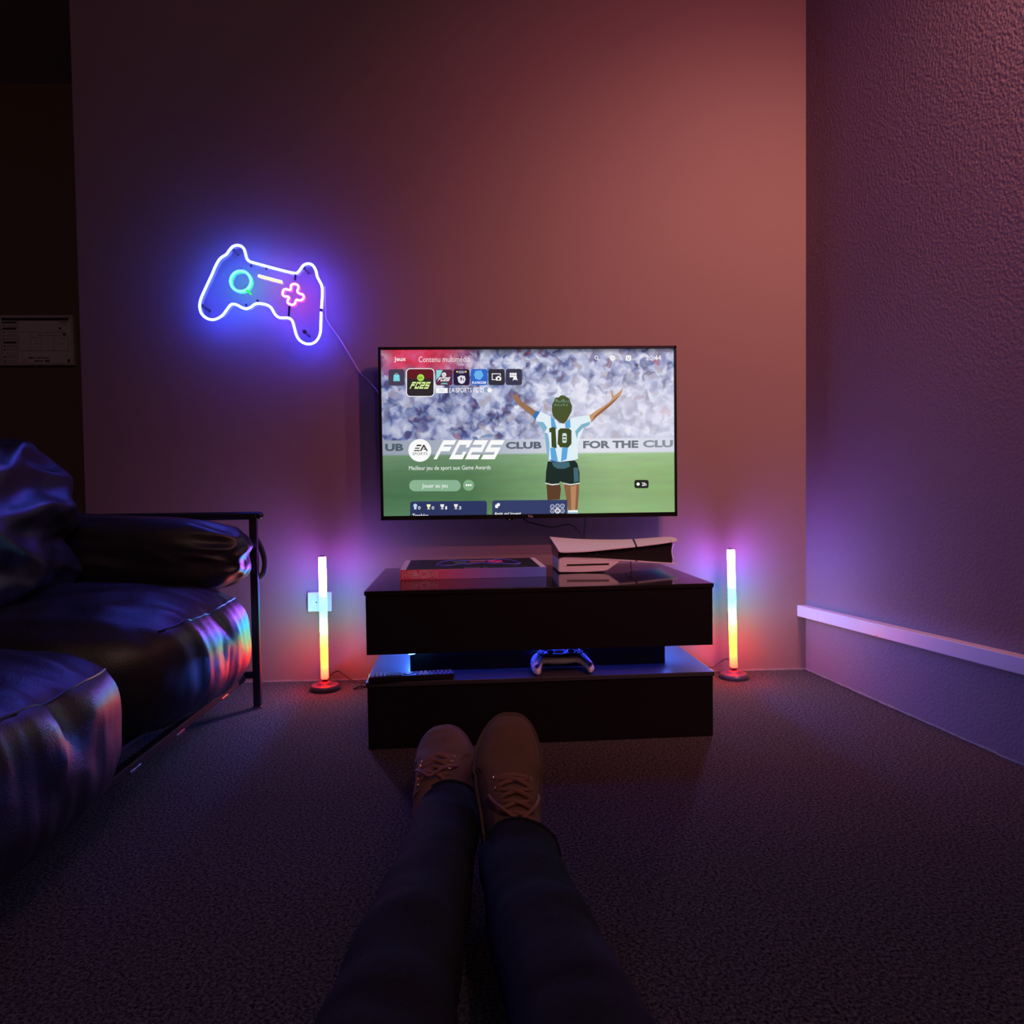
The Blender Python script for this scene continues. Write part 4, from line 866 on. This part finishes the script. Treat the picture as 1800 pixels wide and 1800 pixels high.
def shoe(side, heel, pitch, yaw, roll):
    sh = bpy.data.objects.new('shoe', None); COL.objects.link(sh); sh.parent = pe
    Mx = Matrix.Translation(Vector(heel)) @ Matrix.Rotation(yaw, 4, 'Z') @ Matrix.Rotation(pitch, 4, 'X') @ Matrix.Rotation(roll, 4, 'Y')
    sh.matrix_local = wmat(pe).inverted() @ Mx
    def asym(s): return side*.010*sin(pi*min(1, max(0, (s-.25)/.75)))*-.6   # toe curves inwards
    bm = bmesh.new(); rings = []; n = 28; NS = 44
    def top(s, a):                           # a: 0..pi over the upper
        w_, h = prof(s); e = .78
        x = cos(a); z = sin(a)
        return Vector((asym(s)+w_*math.copysign(abs(x)**e, x), s*LEN, .020+(h-.020)*max(0, z)**.80))
    for i in range(NS+1):
        s = sin(pi/2*i/NS)
        rings.append([bm.verts.new(top(s, pi*k/n)) for k in range(n+1)])
    for a, b in zip(rings, rings[1:]):
        for k in range(n): bm.faces.new((a[k], a[k+1], b[k+1], b[k]))
        bm.faces.new((a[0], b[0], b[n], a[n]))
    bm.faces.new(rings[0]); bm.faces.new(rings[-1][::-1])
    up = mk('upper', bm, M_suede, sh, world=False, angle=70)
    # sole
    bm = bmesh.new(); loop = []
    for i in range(61):
        s = sin(pi/2*i/60); w_, h = prof(s); loop.append((asym(s)+w_+.0055, s*(LEN+.006)))
    for i in range(60, -1, -1):
        s = sin(pi/2*i/60); w_, h = prof(s); loop.append((asym(s)-w_-.0055, s*(LEN+.006)))
    loop = [(x, y-.002) for x, y in loop]
    lay = [[bm.verts.new((x*(1-ins), y, z)) for x, y in loop] for z, ins in ((0, .05), (.004, .0), (.018, 0), (.024, .02), (.025, .08))]
    nl = len(loop)
    for a, b in zip(lay, lay[1:]):
        for k in range(nl): bm.faces.new((a[k], a[(k+1) % nl], b[(k+1) % nl], b[k]))
    bm.faces.new(lay[0][::-1]); bm.faces.new(lay[-1])
    mk('sole', bm, M_sole, sh, world=False)
    # tongue/eyestay panels: raised strips on both sides of the lacing
    def surfp(s, a, o=0):
        p = top(s, a); d = .004
        t1 = top(s, a+d)-top(s, a-d); t2 = top(min(s+d, 1), a)-top(s-d, a); nn = t1.cross(t2)
        nn = nn.normalized() if nn.length > 1e-12 else Vector((0, 0, 1))
        if nn.z < 0: nn = -nn
        return p+nn*o
    for sg in (-1, 1):
        bm = bmesh.new(); g = []
        for i in range(15):
            s = .24+.37*i/14; row = []
            for k in range(6):
                a = pi/2+sg*(.30+.50*k/5*(1 if i < 11 else 1-.14*(i-10)))
                row.append((bm.verts.new(surfp(s, a, .0022)), bm.verts.new(surfp(s, a, -.001))))
            g.append(row)
        for i in range(14):
            for k in range(5):
                bm.faces.new((g[i][k][0], g[i][k+1][0], g[i+1][k+1][0], g[i+1][k][0]))
        for i in range(14):
            for k in (0, 5): bm.faces.new((g[i][k][0], g[i+1][k][0], g[i+1][k][1], g[i][k][1]))
        for k in range(5):
            for i in (0, 14): bm.faces.new((g[i][k][0], g[i][k+1][0], g[i][k+1][1], g[i][k][1]))
        mk('eyestay', bm, M_suede, sh, world=False, angle=60)
    # toe seam
    for sg in (-1, 1): mk('vamp_seam', tube(bmesh.new(), [surfp(.56+.10*sin(pi*t/2), pi/2+sg*(.80+.38*t), .0006) for t in [i/10 for i in range(11)]], .0009, 5), M_sole, sh, world=False)
    mk('rand_seam', tube(bmesh.new(), [surfp(s, .30 if side > 0 else pi-.30, .0004) for s in [.15+.80*i/26 for i in range(27)]], .0009, 5), M_sole, sh, world=False)
    # eyelets and laces
    rows = [.30, .365, .43, .495, .56]
    for i, s in enumerate(rows):
        P_ = {}
        for sg in (-1, 1):
            a = pi/2+sg*.46; c_ = surfp(s, a, .0030); nn = (surfp(s, a, .01)-surfp(s, a, 0)).normalized()
            e1 = nn.cross(Vector((0, 1, 0))).normalized(); e2 = nn.cross(e1)
            mk('eyelet', tube(bmesh.new(), [c_+(e1*cos(t)+e2*sin(t))*.0034 for t in [2*pi*k/14 for k in range(14)]], .0010, 6, True), M_eye, sh, world=False)
            P_[sg] = c_
        if i == len(rows)-1: L_ = [P_[-1]+Vector((0, 0, -.002)), surfp(s, pi/2-.2, .006), surfp(s+.004, pi/2, .0075), surfp(s, pi/2+.2, .006), P_[1]+Vector((0, 0, -.002))]; lacs = [[surfp(s, pi/2+.46, .001), surfp(s, pi/2+.25, .0055), surfp(s+.003, pi/2, .0070), surfp(s, pi/2-.25, .0055), surfp(s, pi/2-.46, .001)]]
        else: lacs = [[surfp(s, pi/2+sg*.46, .001), surfp(s+.015, pi/2+sg*.28, .0058), surfp(s+.033, pi/2, .0065 if sg > 0 else .0095), surfp(s+.052, pi/2-sg*.30, .004), surfp(rows[i+1]-.004, pi/2-sg*.46, .0015)] for sg in (-1, 1)]
        for l_ in lacs: mk('lace', tube(bmesh.new(), catmull(l_, 6), .0030, 8, flat=.55), M_lace, sh, world=False)
    # bow ends
    for sg in (-1, 1):
        mk('lace_end', tube(bmesh.new(), catmull([surfp(.30, pi/2, .010), surfp(.35, pi/2+sg*.30, .016), surfp(.42, pi/2+sg*.55, .012), surfp(.47, pi/2+sg*.75, .006)], 6), .0026, 7, flat=.6), M_lace, sh, world=False)
    return sh
shoe(-1, (-.080, -1.220, .010), radians(27), radians(1), radians(-9))
shoe(1, (.036, -1.345, .014), radians(49), radians(-1), radians(6))
# trousers: one continuous skinned mesh, both legs joined at the pelvis
jm = bpy.data.meshes.new('jeans')
J = [((.0, -2.36, .13), .135), ((-.085, -2.22, .12), .105), ((-.10, -2.00, .125), .088), ((-.098, -1.80, .140), .070), ((-.088, -1.62, .128), .066), ((-.076, -1.42, .105), .060), ((-.064, -1.22, .090), .057), ((-.062, -1.15, .090), .058),
     ((.085, -2.22, .12), .105), ((.09, -2.00, .125), .088), ((.082, -1.80, .140), .070), ((.068, -1.65, .130), .066), ((.052, -1.52, .118), .060), ((.043, -1.42, .118), .060), ((.040, -1.36, .118), .062)]
jm.from_pydata([p for p, r in J], [(0, 1), (1, 2), (2, 3), (3, 4), (4, 5), (5, 6), (6, 7), (0, 8), (8, 9), (9, 10), (10, 11), (11, 12), (12, 13), (13, 14)], [])
jo = bpy.data.objects.new('jeans', jm); COL.objects.link(jo)
mod = jo.modifiers.new('skin', 'SKIN'); sv = jm.skin_vertices[0].data if jm.skin_vertices else None
if sv is None:
    bmj = bmesh.new(); bmj.from_mesh(jm); bmj.verts.layers.skin.verify(); bmj.to_mesh(jm); bmj.free(); sv = jm.skin_vertices[0].data
for i, (p, r) in enumerate(J): sv[i].radius = (r, r); sv[i].use_root = (i == 0)
sb = jo.modifiers.new('sub', 'SUBSURF'); sb.levels = 3; sb.render_levels = 3
dg = bpy.context.evaluated_depsgraph_get(); dg.update()
me = bpy.data.meshes.new_from_object(jo.evaluated_get(dg)); bpy.data.objects.remove(jo)
for v in me.vertices:
    v.co += Vector((noise.noise(v.co*14), noise.noise(v.co*14+Vector((9, 0, 0))), noise.noise(v.co*14+Vector((0, 9, 0)))))*.006 + Vector((0, 0, .004*noise.noise(Vector((v.co.x*9, v.co.y*34, v.co.z*9)))))
    v.co.z = max(v.co.z, .004)
bm = bmesh.new(); bm.from_mesh(me); hems = []
for sg, yc in ((-1, -1.205), (1, -1.425)):             # cut the trouser legs off at the hem
    vs_ = [v for v in bm.verts if v.co.x*sg > -.004 and v.co.y > -1.60]; vset = set(vs_)
    es = [e for e in bm.edges if all(v in vset for v in e.verts)]; fs_ = [f for f in bm.faces if all(v in vset for v in f.verts)]
    r = bmesh.ops.bisect_plane(bm, geom=vs_+es+fs_, plane_co=(0, yc, .12), plane_no=Vector((0, 1, -.25)).normalized(), clear_outer=True)
    vv = [g for g in r['geom_cut'] if isinstance(g, bmesh.types.BMVert)]
    c_ = sum((v.co for v in vv), Vector())/len(vv); vv.sort(key=lambda v: atan2(v.co.z-c_.z, v.co.x-c_.x)); hems.append([v.co.copy() for v in vv])
bm.to_mesh(me); bm.free()
me.materials.clear()
jeans = mk('jeans', me, M_jean, pe, angle=180)
for h in hems:
    h = [p for i, p in enumerate(h) if (p-h[i-1]).length > .003]
    mk('hem', tube(bmesh.new(), catmull(h, 2, True), .0028, 6, True), M_jean, pe)
